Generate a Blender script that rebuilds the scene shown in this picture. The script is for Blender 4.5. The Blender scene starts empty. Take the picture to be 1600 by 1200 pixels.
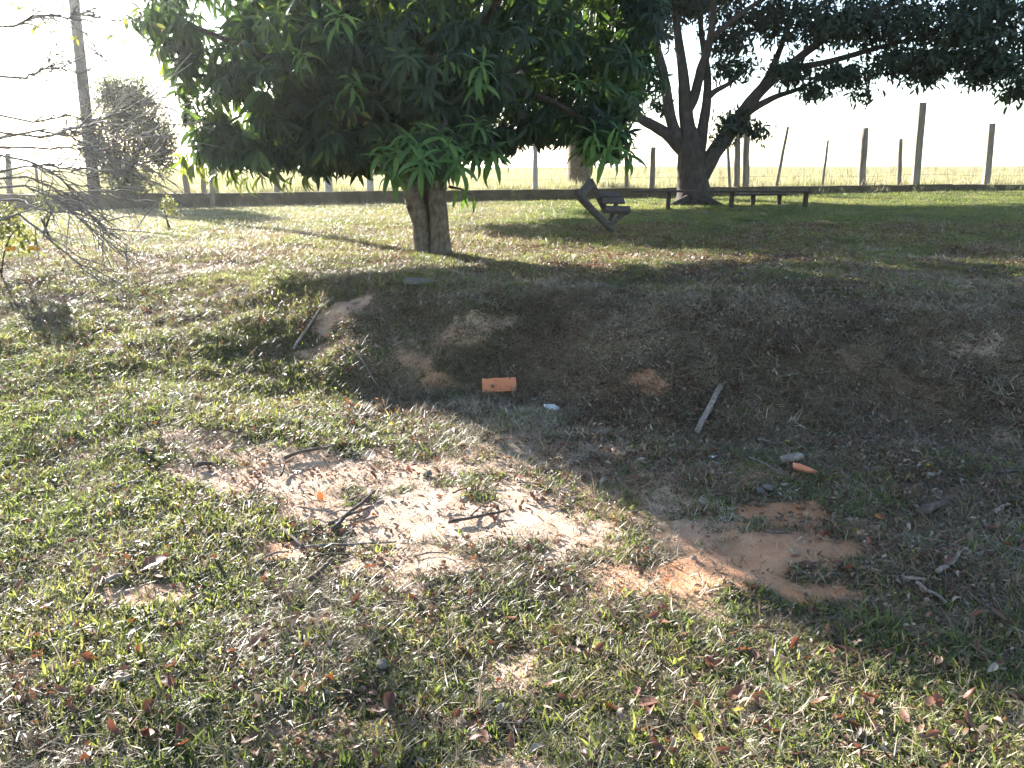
import bpy, math, random
import numpy as np
from mathutils import Vector, Matrix, Euler

random.seed(7)
rng = np.random.default_rng(11)
scene = bpy.context.scene
COL = scene.collection

# ------------------------------------------------------------------ camera
EYE = 1.6
FPX, CX, CY, HZ = 1256.0, 800.0, 600.0, 262.0
PITCH = math.atan((CY - HZ) / FPX)
cam_d = bpy.data.cameras.new('camera')
cam = bpy.data.objects.new('camera', cam_d)
COL.objects.link(cam)
cam.location = (0, 0, EYE)
cam.rotation_euler = (math.pi / 2 - PITCH, 0, 0)
cam_d.sensor_width = 36.0
cam_d.lens = FPX / 1600 * 36.0
cam_d.clip_start = 0.05
cam_d.clip_end = 8000
scene.camera = cam

# ------------------------------------------------------------------ light
SUN_EL, SUN_AZ = math.radians(20.5), math.radians(-38)      # azimuth from +Y, negative = left
sdir = Vector((math.sin(SUN_AZ) * math.cos(SUN_EL), math.cos(SUN_AZ) * math.cos(SUN_EL), math.sin(SUN_EL)))
world = bpy.data.worlds.new('World')
scene.world = world
world.use_nodes = True
wn = world.node_tree
bg = wn.nodes['Background']
sky = wn.nodes.new('ShaderNodeTexSky')
sky.sky_type = 'NISHITA'
sky.sun_disc = False
sky.sun_elevation = SUN_EL
sky.sun_rotation = SUN_AZ % (2 * math.pi)
sky.air_density = 1.0
sky.dust_density = 0.5
sky.ozone_density = 1.0
wn.links.new(sky.outputs[0], bg.inputs[0])
bg.inputs[1].default_value = 0.075
sun_d = bpy.data.lights.new('sun', 'SUN')
sun_d.energy = 5.0
sun_d.angle = math.radians(0.5)
sun_d.color = (1.0, 0.955, 0.89)
sun = bpy.data.objects.new('sun', sun_d)
COL.objects.link(sun)
sun.rotation_euler = sdir.to_track_quat('Z', 'Y').to_euler()
vs = scene.view_settings
vs.view_transform = 'Standard'
vs.look = 'None'
vs.exposure = 2.7
vs.gamma = 1.0
vs.use_curve_mapping = False
try:
    scene.cycles.max_bounces = 6
    scene.cycles.diffuse_bounces = 3
    scene.cycles.transmission_bounces = 4
    scene.cycles.transparent_max_bounces = 4
except Exception:
    pass

# ------------------------------------------------------------------ noise and terrain
def _hash(ix, iy, s):
    n = (ix.astype(np.int64) * 374761393 + iy.astype(np.int64) * 668265263 + s * 1442695041) & 0x7fffffff
    n = ((n ^ (n >> 13)) * 1274126177) & 0x7fffffff
    n = (n ^ (n >> 16)) & 0xffff
    return n / 65535.0

def vnoise(x, y, s=0):
    x = np.asarray(x, float); y = np.asarray(y, float)
    ix = np.floor(x); iy = np.floor(y)
    fx = x - ix; fy = y - iy
    fx = fx * fx * (3 - 2 * fx); fy = fy * fy * (3 - 2 * fy)
    a = _hash(ix, iy, s); b = _hash(ix + 1, iy, s); c = _hash(ix, iy + 1, s); d = _hash(ix + 1, iy + 1, s)
    return (a + (b - a) * fx) * (1 - fy) + (c + (d - c) * fx) * fy

def fbm(x, y, s=0, o=4):
    r = 0; a = 0.5; t = 0
    for k in range(o):
        r = r + a * vnoise(x * 2 ** k, y * 2 ** k, s + k * 17); t += a; a *= 0.5
    return r / t

def sstep(a, b, v):
    t = np.clip((np.asarray(v, float) - a) / (b - a), 0, 1)
    return t * t * (3 - 2 * t)

XF = np.array([-8, -3.8, -2.3, -1.5, -.9, 0, .8, 2, 3.2, 8])
FOOT = np.array([3.2, 3.6, 4.2, 5.3, 5.35, 5.1, 4.55, 4.35, 4.4, 4.6])
TOP = np.array([9.6, 9.2, 8.3, 6.9, 6.6, 6.5, 6.25, 6.1, 6.2, 6.6])

def wall_y(x):
    return 21.9 + 0.06 * np.asarray(x, float)

def base_z(x, y):
    x = np.asarray(x, float); y = np.asarray(y, float)
    w = (fbm(x * 0.9, y * 0.9, 3, 2) - 0.5) * 0.5
    f = np.interp(x, XF, FOOT) + w
    t = np.interp(x, XF, TOP) + w
    low = 0.10 * sstep(-.6, -2.4, x) * sstep(2.2, 4.6, y) + 0.05 * sstep(3, 5.5, y)
    xc = np.clip(x, -12, 12)
    up = 0.66 + 0.02 * xc * np.clip((y - 6) / 16, 0, 1) + 0.005 * np.clip(y - 6, 0, 16)
    k = np.clip((y - f) / (t - f), 0, 1)
    k = k * k * (3 - 2 * k)
    z = low + (up - low) * k
    field = 1.0 + 0.008 * xc + 0.2 * sstep(26, 60, y)
    yw = wall_y(x)
    return z + (field - z) * sstep(0.05, 0.6, y - yw)

def hfun(x, y):
    x = np.asarray(x, float); y = np.asarray(y, float)
    z = base_z(x, y)
    near = sstep(22, 12, y) * sstep(-8, -1, y) * sstep(16, 10, np.abs(x))
    f = np.interp(x, XF, FOOT); t = np.interp(x, XF, TOP)
    bank = np.clip(1 - np.abs(y - (f + t) / 2) / 1.1, 0, 1)
    n = (fbm(x * 1.3, y * 1.3, 5, 3) - 0.5) * 0.09 + (fbm(x * 6, y * 6, 9, 3) - 0.5) * (0.035 + 0.05 * bank)
    n = n + bank * (fbm(x * 2.6, y * 2.6, 15, 2) - 0.5) * 0.16 * (1 - .55 * sstep(-1.2, -2.4, x))
    n = n + (fbm(x * 28, y * 28, 21, 2) - 0.5) * 0.012
    return z + n * near

def ray(px, py):
    a = (px - CX) / FPX; b = (CY - py) / FPX
    c, s = math.cos(PITCH), math.sin(PITCH)
    return Vector((a, c + b * s, b * c - s))

def P(px, py, d):
    r = ray(px, py)
    return Vector((0, 0, EYE)) + r * (d / r.y)

def G(px, py, lift=0.0):
    r = ray(px, py)
    d = np.arange(1.2, 90, 0.01)
    xs = r.x / r.y * d; zs = EYE + r.z / r.y * d
    h = hfun(xs, d)
    hit = np.nonzero(zs <= h)[0]
    i = hit[0] if len(hit) else len(d) - 1
    return Vector((xs[i], d[i], h[i] + lift))

def ground_at(x, y):
    return float(hfun(np.array([x]), np.array([y]))[0])

# bare soil patches: centre and radius, plus how orange the earth is
PATCH = []
for (cx, cy, rx, ry, st, og) in [
    (640, 800, 200, 58, 1.05, .15), (765, 832, 140, 46, 1.05, .1), (500, 790, 95, 40, .9, .35), (820, 775, 90, 30, .8, .1),
    (1175, 868, 140, 44, 1, .8), (1300, 862, 60, 18, .75, .9), (1245, 800, 85, 24, .85, 1), (1330, 820, 60, 12, .5, 1), (1255, 925, 66, 22, .9, .9), (1195, 905, 74, 26, .9, .8), (1080, 848, 64, 26, .9, .6), (1150, 755, 90, 14, .45, .7), (980, 800, 70, 18, .5, .6),
    (950, 775, 130, 40, .55, .5), (525, 492, 40, 26, .8, .45), (500, 548, 60, 14, .7, .4), (650, 562, 40, 22, .55, .7),
    (688, 595, 38, 18, .62, .9), (1012, 595, 28, 20, .7, .9), (340, 745, 85, 20, .8, .3), (240, 930, 70, 20, .8, .5),
    (350, 690, 120, 26, .7, .4), (390, 775, 100, 36, .55, .3), (1010, 905, 130, 28, .75, .7), (1520, 530, 50, 18, .5, .1),
    (620, 880, 160, 26, .6, .3), (850, 705, 150, 20, .6, .2), (1050, 900, 40, 20, 1, 1), (560, 745, 190, 36, .8, .25), (420, 700, 120, 24, .6, .3), (740, 720, 150, 24, .55, .25), (700, 880, 150, 20, .6, .3), (880, 830, 110, 34, .7, .3), (430, 860, 60, 18, .8, .7),
    (760, 505, 50, 16, .5, .4), (720, 530, 50, 16, .48, .5), (1140, 745, 110, 22, .5, .6), (500, 1150, 90, 40, .5, .6),
    (330, 480, 60, 14, .4, .6), (1420, 960, 90, 30, .4, .5), (900, 385, 90, 12, .4, .5), (760, 375, 60, 12, .5, .4)]:
    c = G(cx, cy)
    dep = c.y * math.cos(PITCH) + (EYE - c.z) * math.sin(PITCH)
    wy = max(0.06, (G(cx, cy - ry).y - G(cx, cy + ry).y) / 2)
    PATCH.append((c.x, c.y, rx / FPX * dep, wy, st, og))

def soil(x, y):
    x = np.asarray(x, float); y = np.asarray(y, float)
    nz = (fbm(x * 2.6, y * 3.4, 31, 3) - 0.5) * 1.7 + (fbm(x * 11, y * 14, 33, 3) - 0.5) * 1.3
    m = np.zeros_like(x); o = np.full_like(x, 0.35)
    for (cx, cy, rx, ry, st, og) in PATCH:
        r = np.sqrt(((x - cx) / rx) ** 2 + ((y - cy) / ry) ** 2) + nz
        v = st * sstep(1.25, 0.65, r)
        o = np.where(v > m, og, o)
        m = np.maximum(m, v)
    gen = sstep(0.60, 0.72, fbm(x * 1.7, y * 1.7, 41, 4)) * 0.6 * sstep(24, 18, y)
    bank = sstep(4.3, 4.9, y) * sstep(7.5, 6.5, y)
    return np.maximum(m, gen * (1 - .55 * bank)), o

def dryness(x, y):
    x = np.asarray(x, float); y = np.asarray(y, float)
    f = np.interp(x, XF, FOOT); t = np.interp(x, XF, TOP)
    bank = np.clip(1.25 - np.abs(y - (f + t) / 2) / 0.75, 0, 1)
    right = sstep(-0.9, 0.6, x)
    d = 0.36 + 0.62 * bank * (0.25 + 0.75 * right) + 0.3 * right * sstep(1.6, 3.2, y) * sstep(7.2, 5, y)
    d = d - 0.34 * right * sstep(6.9, 8.4, y) + (fbm(x * 1.1, y * 1.1, 51, 4) - 0.5) * 0.9  # right lawn made greener and darker, shade put into the cover
    return np.clip(d, 0, 1)

# ------------------------------------------------------------------ helpers
def tag(o, label=None, cat=None, group=None, kind=None):
    if label: o['label'] = label
    if cat: o['category'] = cat
    if group: o['group'] = group
    if kind: o['kind'] = kind
    return o

def empty(name, loc, label=None, cat=None, group=None):
    o = bpy.data.objects.new(name, None)
    o.empty_display_size = 0.2
    COL.objects.link(o)
    o.location = loc
    return tag(o, label, cat, group)

def link(name, me, mat=None, parent=None, loc=None):
    o = bpy.data.objects.new(name, me)
    COL.objects.link(o)
    if mat is not None and len(me.materials) == 0:
        me.materials.append(mat)
    if loc is not None:
        o.location = loc
    if parent is not None:
        o.parent = parent
        o.matrix_parent_inverse = Matrix.Translation(parent.location).inverted()
    return o

class MB:
    """collects verts and faces of one mesh"""
    def __init__(self):
        self.v = []; self.f = []; self.n = 0; self.t = []
    def add(self, v, f, tint=0.0):
        v = [tuple(p) for p in v]
        self.f += [tuple(i + self.n for i in q) for q in f]
        self.v += v; self.n += len(v); self.t += [tint] * len(v)
    def tube(self, pts, rad, seg=8, rough=0.0, cap=True, seed=0):
        pts = [Vector(p) for p in pts]
        rr = random.Random(seed)
        n = len(pts)
        u = None; vs_ = []
        for i, p in enumerate(pts):
            t = (pts[min(i + 1, n - 1)] - pts[max(i - 1, 0)]).normalized()
            if u is None:
                u = t.cross(Vector((0.3, 1, 0.1))).normalized()
            u = (u - t * u.dot(t)).normalized()
            w = t.cross(u)
            for k in range(seg):
                a = 2 * math.pi * k / seg
                r = rad[i] * (1 + rough * (rr.random() - 0.5))
                vs_.append(p + (u * math.cos(a) + w * math.sin(a)) * r)
        fs = []
        for i in range(n - 1):
            for k in range(seg):
                k2 = (k + 1) % seg
                fs.append((i * seg + k, i * seg + k2, (i + 1) * seg + k2, (i + 1) * seg + k))
        if cap:
            fs.append(tuple(range(seg - 1, -1, -1)))
            fs.append(tuple((n - 1) * seg + k for k in range(seg)))
        self.add(vs_, fs)
    def beam(self, p0, p1, w, h, up=(0, 0, 1), jit=0.0, nseg=3):
        p0 = Vector(p0); p1 = Vector(p1)
        t = (p1 - p0).normalized()
        s = t.cross(Vector(up)).normalized(); q = s.cross(t)
        vs_ = []
        c = 0.12 * min(w, h)
        prof = [(-w/2+c, -h/2), (w/2-c, -h/2), (w/2, -h/2+c), (w/2, h/2-c), (w/2-c, h/2), (-w/2+c, h/2), (-w/2, h/2-c), (-w/2, -h/2+c)]
        for i in range(nseg + 1):
            p = p0.lerp(p1, i / nseg)
            j = Vector((random.uniform(-1, 1), random.uniform(-1, 1), random.uniform(-1, 1))) * jit
            for a, b in prof:
                jj = 1 + random.uniform(-jit, jit) * 3
                vs_.append(p + j + s * a * jj + q * b * jj)
        fs = []
        for i in range(nseg):
            for k in range(8):
                k2 = (k + 1) % 8
                fs.append((i*8+k, i*8+k2, (i+1)*8+k2, (i+1)*8+k))
        fs.append(tuple(range(7, -1, -1))); fs.append(tuple(nseg*8+k for k in range(8)))
        self.add(vs_, fs)
    def mesh(self, name, smooth=True):
        me = bpy.data.meshes.new(name)
        me.from_pydata(self.v, [], self.f)
        if smooth:
            me.polygons.foreach_set('use_smooth', [True] * len(me.polygons))
        me.update()
        return me
    def build(self, name, mat, parent=None, smooth=True):
        return link(name, self.mesh(name, smooth), mat, parent)

def np_mesh(name, V, F, attrs=None, smooth=True):
    """V (n,3), F (m,k) arrays"""
    me = bpy.data.meshes.new(name)
    V = np.ascontiguousarray(V, np.float32); F = np.ascontiguousarray(F, np.int32)
    me.vertices.add(len(V)); me.vertices.foreach_set('co', V.ravel())
    k = F.shape[1]
    me.loops.add(F.size); me.loops.foreach_set('vertex_index', F.ravel())
    me.polygons.add(len(F))
    me.polygons.foreach_set('loop_start', np.arange(0, F.size, k, dtype=np.int32))
    me.polygons.foreach_set('loop_total', np.full(len(F), k, np.int32))
    me.update(calc_edges=True)
    if smooth:
        me.polygons.foreach_set('use_smooth', np.ones(len(F), bool))
    for nm, arr in (attrs or {}).items():
        a = me.attributes.new(nm, 'FLOAT', 'POINT')
        a.data.foreach_set('value', np.ascontiguousarray(arr, np.float32))
    me.validate()
    return me

# ------------------------------------------------------------------ materials
class NT:
    def __init__(self, name):
        self.m = bpy.data.materials.new(name); self.m.use_nodes = True
        self.t = self.m.node_tree; self.t.nodes.clear()
        self.out = self.t.nodes.new('ShaderNodeOutputMaterial')
    def n(self, ty, **kw):
        x = self.t.nodes.new(ty)
        for k, v in kw.items():
            setattr(x, k, v)
        return x
    def l(self, a, b): self.t.links.new(a, b)
    def set(self, sock, v):
        if hasattr(v, 'node'): self.l(v, sock)
        else: sock.default_value = v
    def noise(self, scale, detail=4, rough=0.55, vec=None, stretch=None):
        x = self.n('ShaderNodeTexNoise'); x.inputs['Scale'].default_value = scale
        x.inputs['Detail'].default_value = detail; x.inputs['Roughness'].default_value = rough
        if vec is not None:
            if stretch:
                mp = self.n('ShaderNodeMapping'); mp.inputs['Scale'].default_value = stretch
                self.l(vec, mp.inputs['Vector']); vec = mp.outputs[0]
            self.l(vec, x.inputs['Vector'])
        return x.outputs['Fac']
    def coord(self): return self.n('ShaderNodeTexCoord').outputs['Object']
    def pos(self): return self.n('ShaderNodeNewGeometry').outputs['Position']
    def ramp(self, fac, stops):
        r = self.n('ShaderNodeValToRGB'); self.l(fac, r.inputs[0])
        e = r.color_ramp.elements
        while len(e) < len(stops): e.new(0.5)
        for i, (p, c) in enumerate(stops):
            e[i].position = p; e[i].color = (*c, 1)
        return r.outputs[0]
    def mix(self, fac, a, b, mode='MIX'):
        x = self.n('ShaderNodeMix', data_type='RGBA', blend_type=mode)
        self.set(x.inputs[0], fac)
        for s, v in ((x.inputs[6], a), (x.inputs[7], b)):
            if isinstance(v, tuple): s.default_value = (*v, 1)
            else: self.l(v, s)
        return x.outputs[2]
    def math(self, op, a, b=0.5, clamp=False):
        x = self.n('ShaderNodeMath', operation=op, use_clamp=clamp)
        self.set(x.inputs[0], a); self.set(x.inputs[1], b)
        return x.outputs[0]
    def attr(self, name, ty='GEOMETRY'):
        x = self.n('ShaderNodeAttribute', attribute_name=name, attribute_type=ty)
        return x.outputs['Fac']
    def bump(self, h, strength=0.4, dist=0.02):
        b = self.n('ShaderNodeBump'); b.inputs['Strength'].default_value = strength
        b.inputs['Distance'].default_value = dist; self.l(h, b.inputs['Height'])
        return b.outputs[0]
    def principled(self, col, rough=0.8, spec=0.3, normal=None, metal=0.0):
        p = self.n('ShaderNodeBsdfPrincipled')
        if isinstance(col, tuple): p.inputs['Base Color'].default_value = (*col, 1)
        else: self.l(col, p.inputs['Base Color'])
        self.set(p.inputs['Roughness'], rough)
        p.inputs['Specular IOR Level'].default_value = spec
        p.inputs['Metallic'].default_value = metal
        if normal is not None: self.l(normal, p.inputs['Normal'])
        return p.outputs[0]
    def leafy(self, col, tcol, amount=0.45, rough=0.45, spec=0.4):
        p = self.principled(col, rough, spec)
        t = self.n('ShaderNodeBsdfTranslucent')
        if isinstance(tcol, tuple): t.inputs[0].default_value = (*tcol, 1)
        else: self.l(tcol, t.inputs[0])
        m = self.n('ShaderNodeMixShader'); m.inputs[0].default_value = amount
        self.l(p, m.inputs[1]); self.l(t.outputs[0], m.inputs[2])
        return m.outputs[0]
    def done(self, sh):
        self.l(sh, self.out.inputs['Surface']); return self.m

def mat_ground():
    k = NT('ground_soil'); v = k.pos()
    so = k.attr('soil'); og = k.attr('orange'); dr = k.attr('dry')
    n1 = k.noise(9, 6, 0.65, v); n2 = k.noise(70, 4, 0.6, v); n3 = k.noise(2.2, 4, 0.6, v); n4 = k.noise(260, 2, 0.6, v)
    sand = k.ramp(n1, [(0.3, (0.38, 0.28, 0.20)), (0.7, (0.55, 0.43, 0.335))])
    clay = k.ramp(n1, [(0.3, (0.36, 0.165, 0.08)), (0.7, (0.48, 0.25, 0.13))])
    earth = k.mix(og, sand, clay)
    thatch = k.ramp(n2, [(0.30, (0.042, 0.03, 0.02)), (0.5, (0.11, 0.08, 0.05)), (0.68, (0.24, 0.19, 0.125))])
    green = k.ramp(n2, [(0.3, (0.025, 0.023, 0.013)), (0.55, (0.062, 0.058, 0.029)), (0.72, (0.16, 0.13, 0.075))])
    cover = k.mix(dr, green, thatch)
    cover = k.mix(k.math('MULTIPLY', k.ramp(n3, [(0.5, (0, 0, 0)), (0.75, (1, 1, 1))]), 0.3), cover, earth)
    far = k.mix(0.0, cover, cover)
    s2 = k.math('ADD', so, k.math('MULTIPLY', k.math('SUBTRACT', n2, 0.5), 1.1))
    s2 = k.math('ADD', s2, k.math('MULTIPLY', k.math('SUBTRACT', n1, 0.5), 0.7))
    sm = k.ramp(s2, [(0.30, (0, 0, 0)), (0.70, (1, 1, 1))])
    col = k.mix(sm, far, earth)
    # straw coloured field beyond the wall
    fd = k.attr('field')
    fcol = k.ramp(k.noise(1.2, 5, 0.7, v), [(0.3, (0.2, 0.18, 0.10)), (0.7, (0.34, 0.30, 0.18))])
    col = k.mix(fd, col, fcol)
    h = k.math('ADD', k.math('MULTIPLY', n2, 1.0), k.math('MULTIPLY', n4, 0.45))
    return k.done(k.principled(col, 0.95, 0.1, k.bump(h, 0.7, 0.02)))

def mat_blade(name, stops, tstops, amount, rough=0.5, spec=0.35):
    k = NT(name)
    t = k.attr('tint', 'INSTANCER')
    return k.done(k.leafy(k.ramp(t, stops), k.ramp(t, tstops), amount, rough, spec))

def mat_leaf(name, stops, tstops, amount, rough, spec, single=False):
    k = NT(name)
    t = k.n('ShaderNodeObjectInfo').outputs['Random'] if single else k.attr('tint')
    return k.done(k.leafy(k.ramp(t, stops), k.ramp(t, tstops), amount, rough, spec))

def mat_wood(name, a, b, c, scale=1.0, stretch=(1, 1, 1), bump=0.6, spec=0.2):
    k = NT(name); v = k.coord()
    n1 = k.noise(14 * scale, 6, 0.65, v, stretch); n2 = k.noise(4 * scale, 3, 0.5, v)
    n3 = k.noise(60 * scale, 3, 0.6, v, stretch)
    col = k.ramp(n1, [(0.3, a), (0.52, b), (0.72, c)])
    col = k.mix(k.math('MULTIPLY', n2, 0.5), col, a)
    h = k.math('ADD', n1, k.math('MULTIPLY', n3, 0.5))
    return k.done(k.principled(col, 0.9, spec, k.bump(h, bump, 0.02)))

def mat_plain(name, a, b, scale=30, rough=0.85, bump=0.3, spec=0.25, rnd=False):
    k = NT(name); v = k.coord()
    n1 = k.noise(scale, 5, 0.6, v)
    col = k.ramp(n1, [(0.3, a), (0.7, b)])
    if rnd:
        r = k.n('ShaderNodeObjectInfo').outputs['Random']
        col = k.mix(1.0, col, k.ramp(r, [(0, (0.55, 0.55, 0.55)), (1, (1.15, 1.1, 1.05))]), 'MULTIPLY')
    return k.done(k.principled(col, rough, spec, k.bump(n1, bump, 0.01)))

M = {}
M['ground'] = mat_ground()
M['grass'] = mat_blade('grass_blade', [(0, (0.05, 0.075, 0.026)), (0.45, (0.085, 0.11, 0.035)), (0.8, (0.125, 0.135, 0.045)), (1, (0.21, 0.18, 0.085))],
                       [(0, (0.15, 0.21, 0.04)), (0.45, (0.26, 0.31, 0.06)), (0.8, (0.36, 0.36, 0.08)), (1, (0.42, 0.36, 0.15))], 0.42, 0.5, 0.35)
M['straw'] = mat_blade('dry_straw', [(0, (0.09, 0.068, 0.045)), (0.4, (0.20, 0.155, 0.10)), (0.75, (0.33, 0.27, 0.18)), (1, (0.45, 0.40, 0.31))],
                       [(0, (0.12, 0.09, 0.05)), (0.4, (0.25, 0.19, 0.11)), (0.75, (0.36, 0.28, 0.17)), (1, (0.4, 0.34, 0.24))], 0.28, 0.5, 0.4)
M['litter'] = mat_blade('leaf_litter', [(0, (0.05, 0.028, 0.018)), (0.35, (0.12, 0.06, 0.035)), (0.6, (0.16, 0.09, 0.055)), (0.85, (0.24, 0.18, 0.13)), (1, (0.33, 0.28, 0.22))],
                        [(0, (0.1, 0.04, 0.02)), (0.35, (0.22, 0.08, 0.03)), (0.6, (0.26, 0.12, 0.05)), (1, (0.3, 0.22, 0.14))], 0.22, 0.5, 0.35)
M['field'] = mat_blade('field_grass', [(0, (0.15, 0.15, 0.075)), (0.5, (0.24, 0.22, 0.125)), (1, (0.36, 0.32, 0.21))],
                       [(0, (0.24, 0.25, 0.10)), (0.5, (0.36, 0.34, 0.17)), (1, (0.46, 0.41, 0.25))], 0.45, 0.6, 0.2)
MG = [(0, (0.007, 0.016, 0.012)), (0.5, (0.017, 0.037, 0.022)), (0.8, (0.05, 0.10, 0.03)), (1, (0.09, 0.13, 0.03))]  # crown leaf colour darkened so the interior reads as shade
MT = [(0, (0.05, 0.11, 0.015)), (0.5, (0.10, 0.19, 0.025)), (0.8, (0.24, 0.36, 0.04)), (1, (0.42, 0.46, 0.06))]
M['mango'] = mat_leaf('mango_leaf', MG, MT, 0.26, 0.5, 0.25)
M['mango1'] = mat_leaf('mango_leaf_front_lit', [(0, (0.042, 0.10, 0.03)), (0.6, (0.07, 0.15, 0.038)), (1, (0.10, 0.18, 0.042))], [(0, (0.13, 0.24, 0.03)), (1, (0.24, 0.36, 0.05))], 0.28, 0.5, 0.25, True)  # lighter green for the front bunches, their light put into the colour
M['tree2'] = mat_leaf('dark_leaf', [(0, (0.012, 0.022, 0.014)), (0.6, (0.022, 0.038, 0.018)), (1, (0.05, 0.075, 0.02))],
                      [(0, (0.03, 0.05, 0.01)), (0.6, (0.05, 0.085, 0.015)), (1, (0.16, 0.2, 0.03))], 0.2, 0.5, 0.3)
M['shrub'] = mat_leaf('shrub_leaf', [(0, (0.03, 0.038, 0.022)), (0.6, (0.06, 0.072, 0.035)), (1, (0.11, 0.12, 0.05))],
                      [(0, (0.1, 0.12, 0.04)), (0.6, (0.2, 0.22, 0.07)), (1, (0.34, 0.33, 0.08))], 0.35, 0.5, 0.3)
M['citrus'] = mat_leaf('citrus_leaf', [(0, (0.05, 0.08, 0.02)), (1, (0.13, 0.14, 0.03))], [(0, (0.16, 0.2, 0.04)), (1, (0.32, 0.3, 0.06))], 0.4, 0.45, 0.4)
M['bark'] = mat_wood('smooth_bark', (0.07, 0.052, 0.04), (0.18, 0.145, 0.11), (0.29, 0.245, 0.195), 1.6, (1, 1, 0.6), 1.0)
M['bark2'] = mat_wood('dark_bark', (0.03, 0.023, 0.019), (0.062, 0.048, 0.039), (0.10, 0.08, 0.066), 1.0, (1, 1, 0.4))
M['twig'] = mat_wood('grey_twig', (0.10, 0.088, 0.078), (0.2, 0.175, 0.155), (0.32, 0.285, 0.26), 2.0)
M['stick'] = mat_wood('bleached_stick', (0.13, 0.10, 0.08), (0.25, 0.205, 0.17), (0.38, 0.33, 0.28), 2.0)
M['darkstick'] = mat_wood('dark_stick', (0.05, 0.037, 0.03), (0.11, 0.085, 0.07), (0.19, 0.155, 0.13), 2.0)
M['post'] = mat_wood('weathered_post', (0.14, 0.115, 0.09), (0.26, 0.22, 0.175), (0.38, 0.33, 0.27), 1.2, (1, 1, 0.12))
M['pole'] = mat_wood('dark_pole_wood', (0.05, 0.043, 0.037), (0.10, 0.085, 0.075), (0.16, 0.14, 0.12), 1.2, (1, 1, 0.12))
M['concrete_post'] = mat_plain('concrete_post', (0.30, 0.28, 0.25), (0.46, 0.43, 0.39), 18)
M['seat'] = mat_wood('old_seat_wood', (0.05, 0.042, 0.036), (0.10, 0.085, 0.072), (0.17, 0.15, 0.13), 2.0)
M['bench'] = mat_wood('dark_bench_wood', (0.035, 0.026, 0.02), (0.065, 0.05, 0.04), (0.11, 0.09, 0.075), 2.0)
M['wire'] = mat_plain('rusty_wire', (0.16, 0.13, 0.11), (0.26, 0.22, 0.19), 20, 0.6)

def mat_wall():
    k = NT('mossy_concrete'); v = k.coord()
    n1 = k.noise(3, 6, 0.65, v); n2 = k.noise(25, 4, 0.6, v); n3 = k.noise(0.6, 3, 0.5, v)
    col = k.ramp(n1, [(0.3, (0.055, 0.045, 0.032)), (0.55, (0.13, 0.105, 0.07)), (0.75, (0.24, 0.205, 0.15))])
    col = k.mix(k.math('MULTIPLY', n3, 0.7), col, (0.09, 0.07, 0.04))
    return k.done(k.principled(col, 0.95, 0.1, k.bump(n2, 0.6, 0.03)))
M['wall'] = mat_wall()
M['clay'] = mat_plain('terracotta', (0.45, 0.15, 0.075), (0.58, 0.22, 0.11), 22, 0.85, 0.25)
M['white'] = mat_plain('chipped_white', (0.62, 0.61, 0.57), (0.8, 0.79, 0.76), 22, 0.6, 0.15)
M['stone'] = mat_plain('grey_stone', (0.2, 0.16, 0.13), (0.38, 0.32, 0.27), 26, 0.9, 0.6, 0.2, True)
M['darkstone'] = mat_plain('dark_stone', (0.06, 0.055, 0.05), (0.15, 0.135, 0.12), 26, 0.9, 0.6)
M['slab'] = mat_plain('flat_slab', (0.10, 0.088, 0.075), (0.18, 0.16, 0.14), 20, 0.9, 0.4)
M['fruit'] = mat_plain('ripe_fruit', (0.55, 0.23, 0.03), (0.62, 0.30, 0.04), 40, 0.45, 0.1)
def mat_dryleaf(name, a, b, t):
    k = NT(name); v = k.coord(); r = k.n('ShaderNodeObjectInfo').outputs['Random']
    n1 = k.noise(40, 4, 0.6, v)
    col = k.mix(r, a, b); col = k.mix(k.math('MULTIPLY', n1, 0.5), col, (a[0] * .4, a[1] * .4, a[2] * .4))
    return k.done(k.leafy(col, t, 0.22, 0.5, 0.35))
M['dryleaf'] = mat_dryleaf('brown_leaf', (0.11, 0.042, 0.024), (0.22, 0.115, 0.07), (0.26, 0.08, 0.03))
M['palelf'] = mat_dryleaf('pale_leaf', (0.24, 0.18, 0.13), (0.38, 0.32, 0.25), (0.3, 0.2, 0.12))
M['orangelf'] = mat_dryleaf('orange_leaf', (0.34, 0.10, 0.03), (0.42, 0.16, 0.04), (0.5, 0.14, 0.03))
M['yellowlf'] = mat_dryleaf('yellow_leaf', (0.5, 0.34, 0.03), (0.55, 0.4, 0.06), (0.7, 0.5, 0.05))

# ------------------------------------------------------------------ ground
def axis_pts(segs):
    out = [segs[0][0]]
    for a, b, n, g in segs:
        t = np.linspace(0, 1, n + 1)[1:]
        out += list(a + (b - a) * t ** g)
    return np.array(out)
xs = axis_pts([(-1200, -60, 14, 0.3), (-60, -14, 24, 0.8), (-14, -5, 80, 0.9), (-5, 5, 330, 1), (5, 14, 80, 1.1), (14, 60, 24, 1.2), (60, 1200, 14, 3)])
ys = axis_pts([(-150, -6, 8, 0.4), (-6, 1.2, 30, 0.8), (1.2, 7.5, 230, 1), (7.5, 14, 110, 1.1), (14, 26, 110, 1), (26, 90, 40, 1.4), (90, 1800, 18, 3)])
X, Y = np.meshgrid(xs, ys)
Z = hfun(X.ravel(), Y.ravel())
so, og = soil(X.ravel(), Y.ravel())
V = np.stack([X.ravel(), Y.ravel(), Z], 1)
nx, ny = len(xs), len(ys)
ii = (np.arange(ny - 1)[:, None] * nx + np.arange(nx - 1)[None, :]).ravel()
F = np.stack([ii, ii + 1, ii + nx + 1, ii + nx], 1)
fieldm = sstep(0.1, 0.5, Y.ravel() - wall_y(X.ravel()))
gnd = link('ground', np_mesh('ground', V, F, {'soil': so, 'orange': og, 'dry': dryness(X.ravel(), Y.ravel()), 'field': fieldm}), M['ground'])
tag(gnd, kind='structure')

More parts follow.
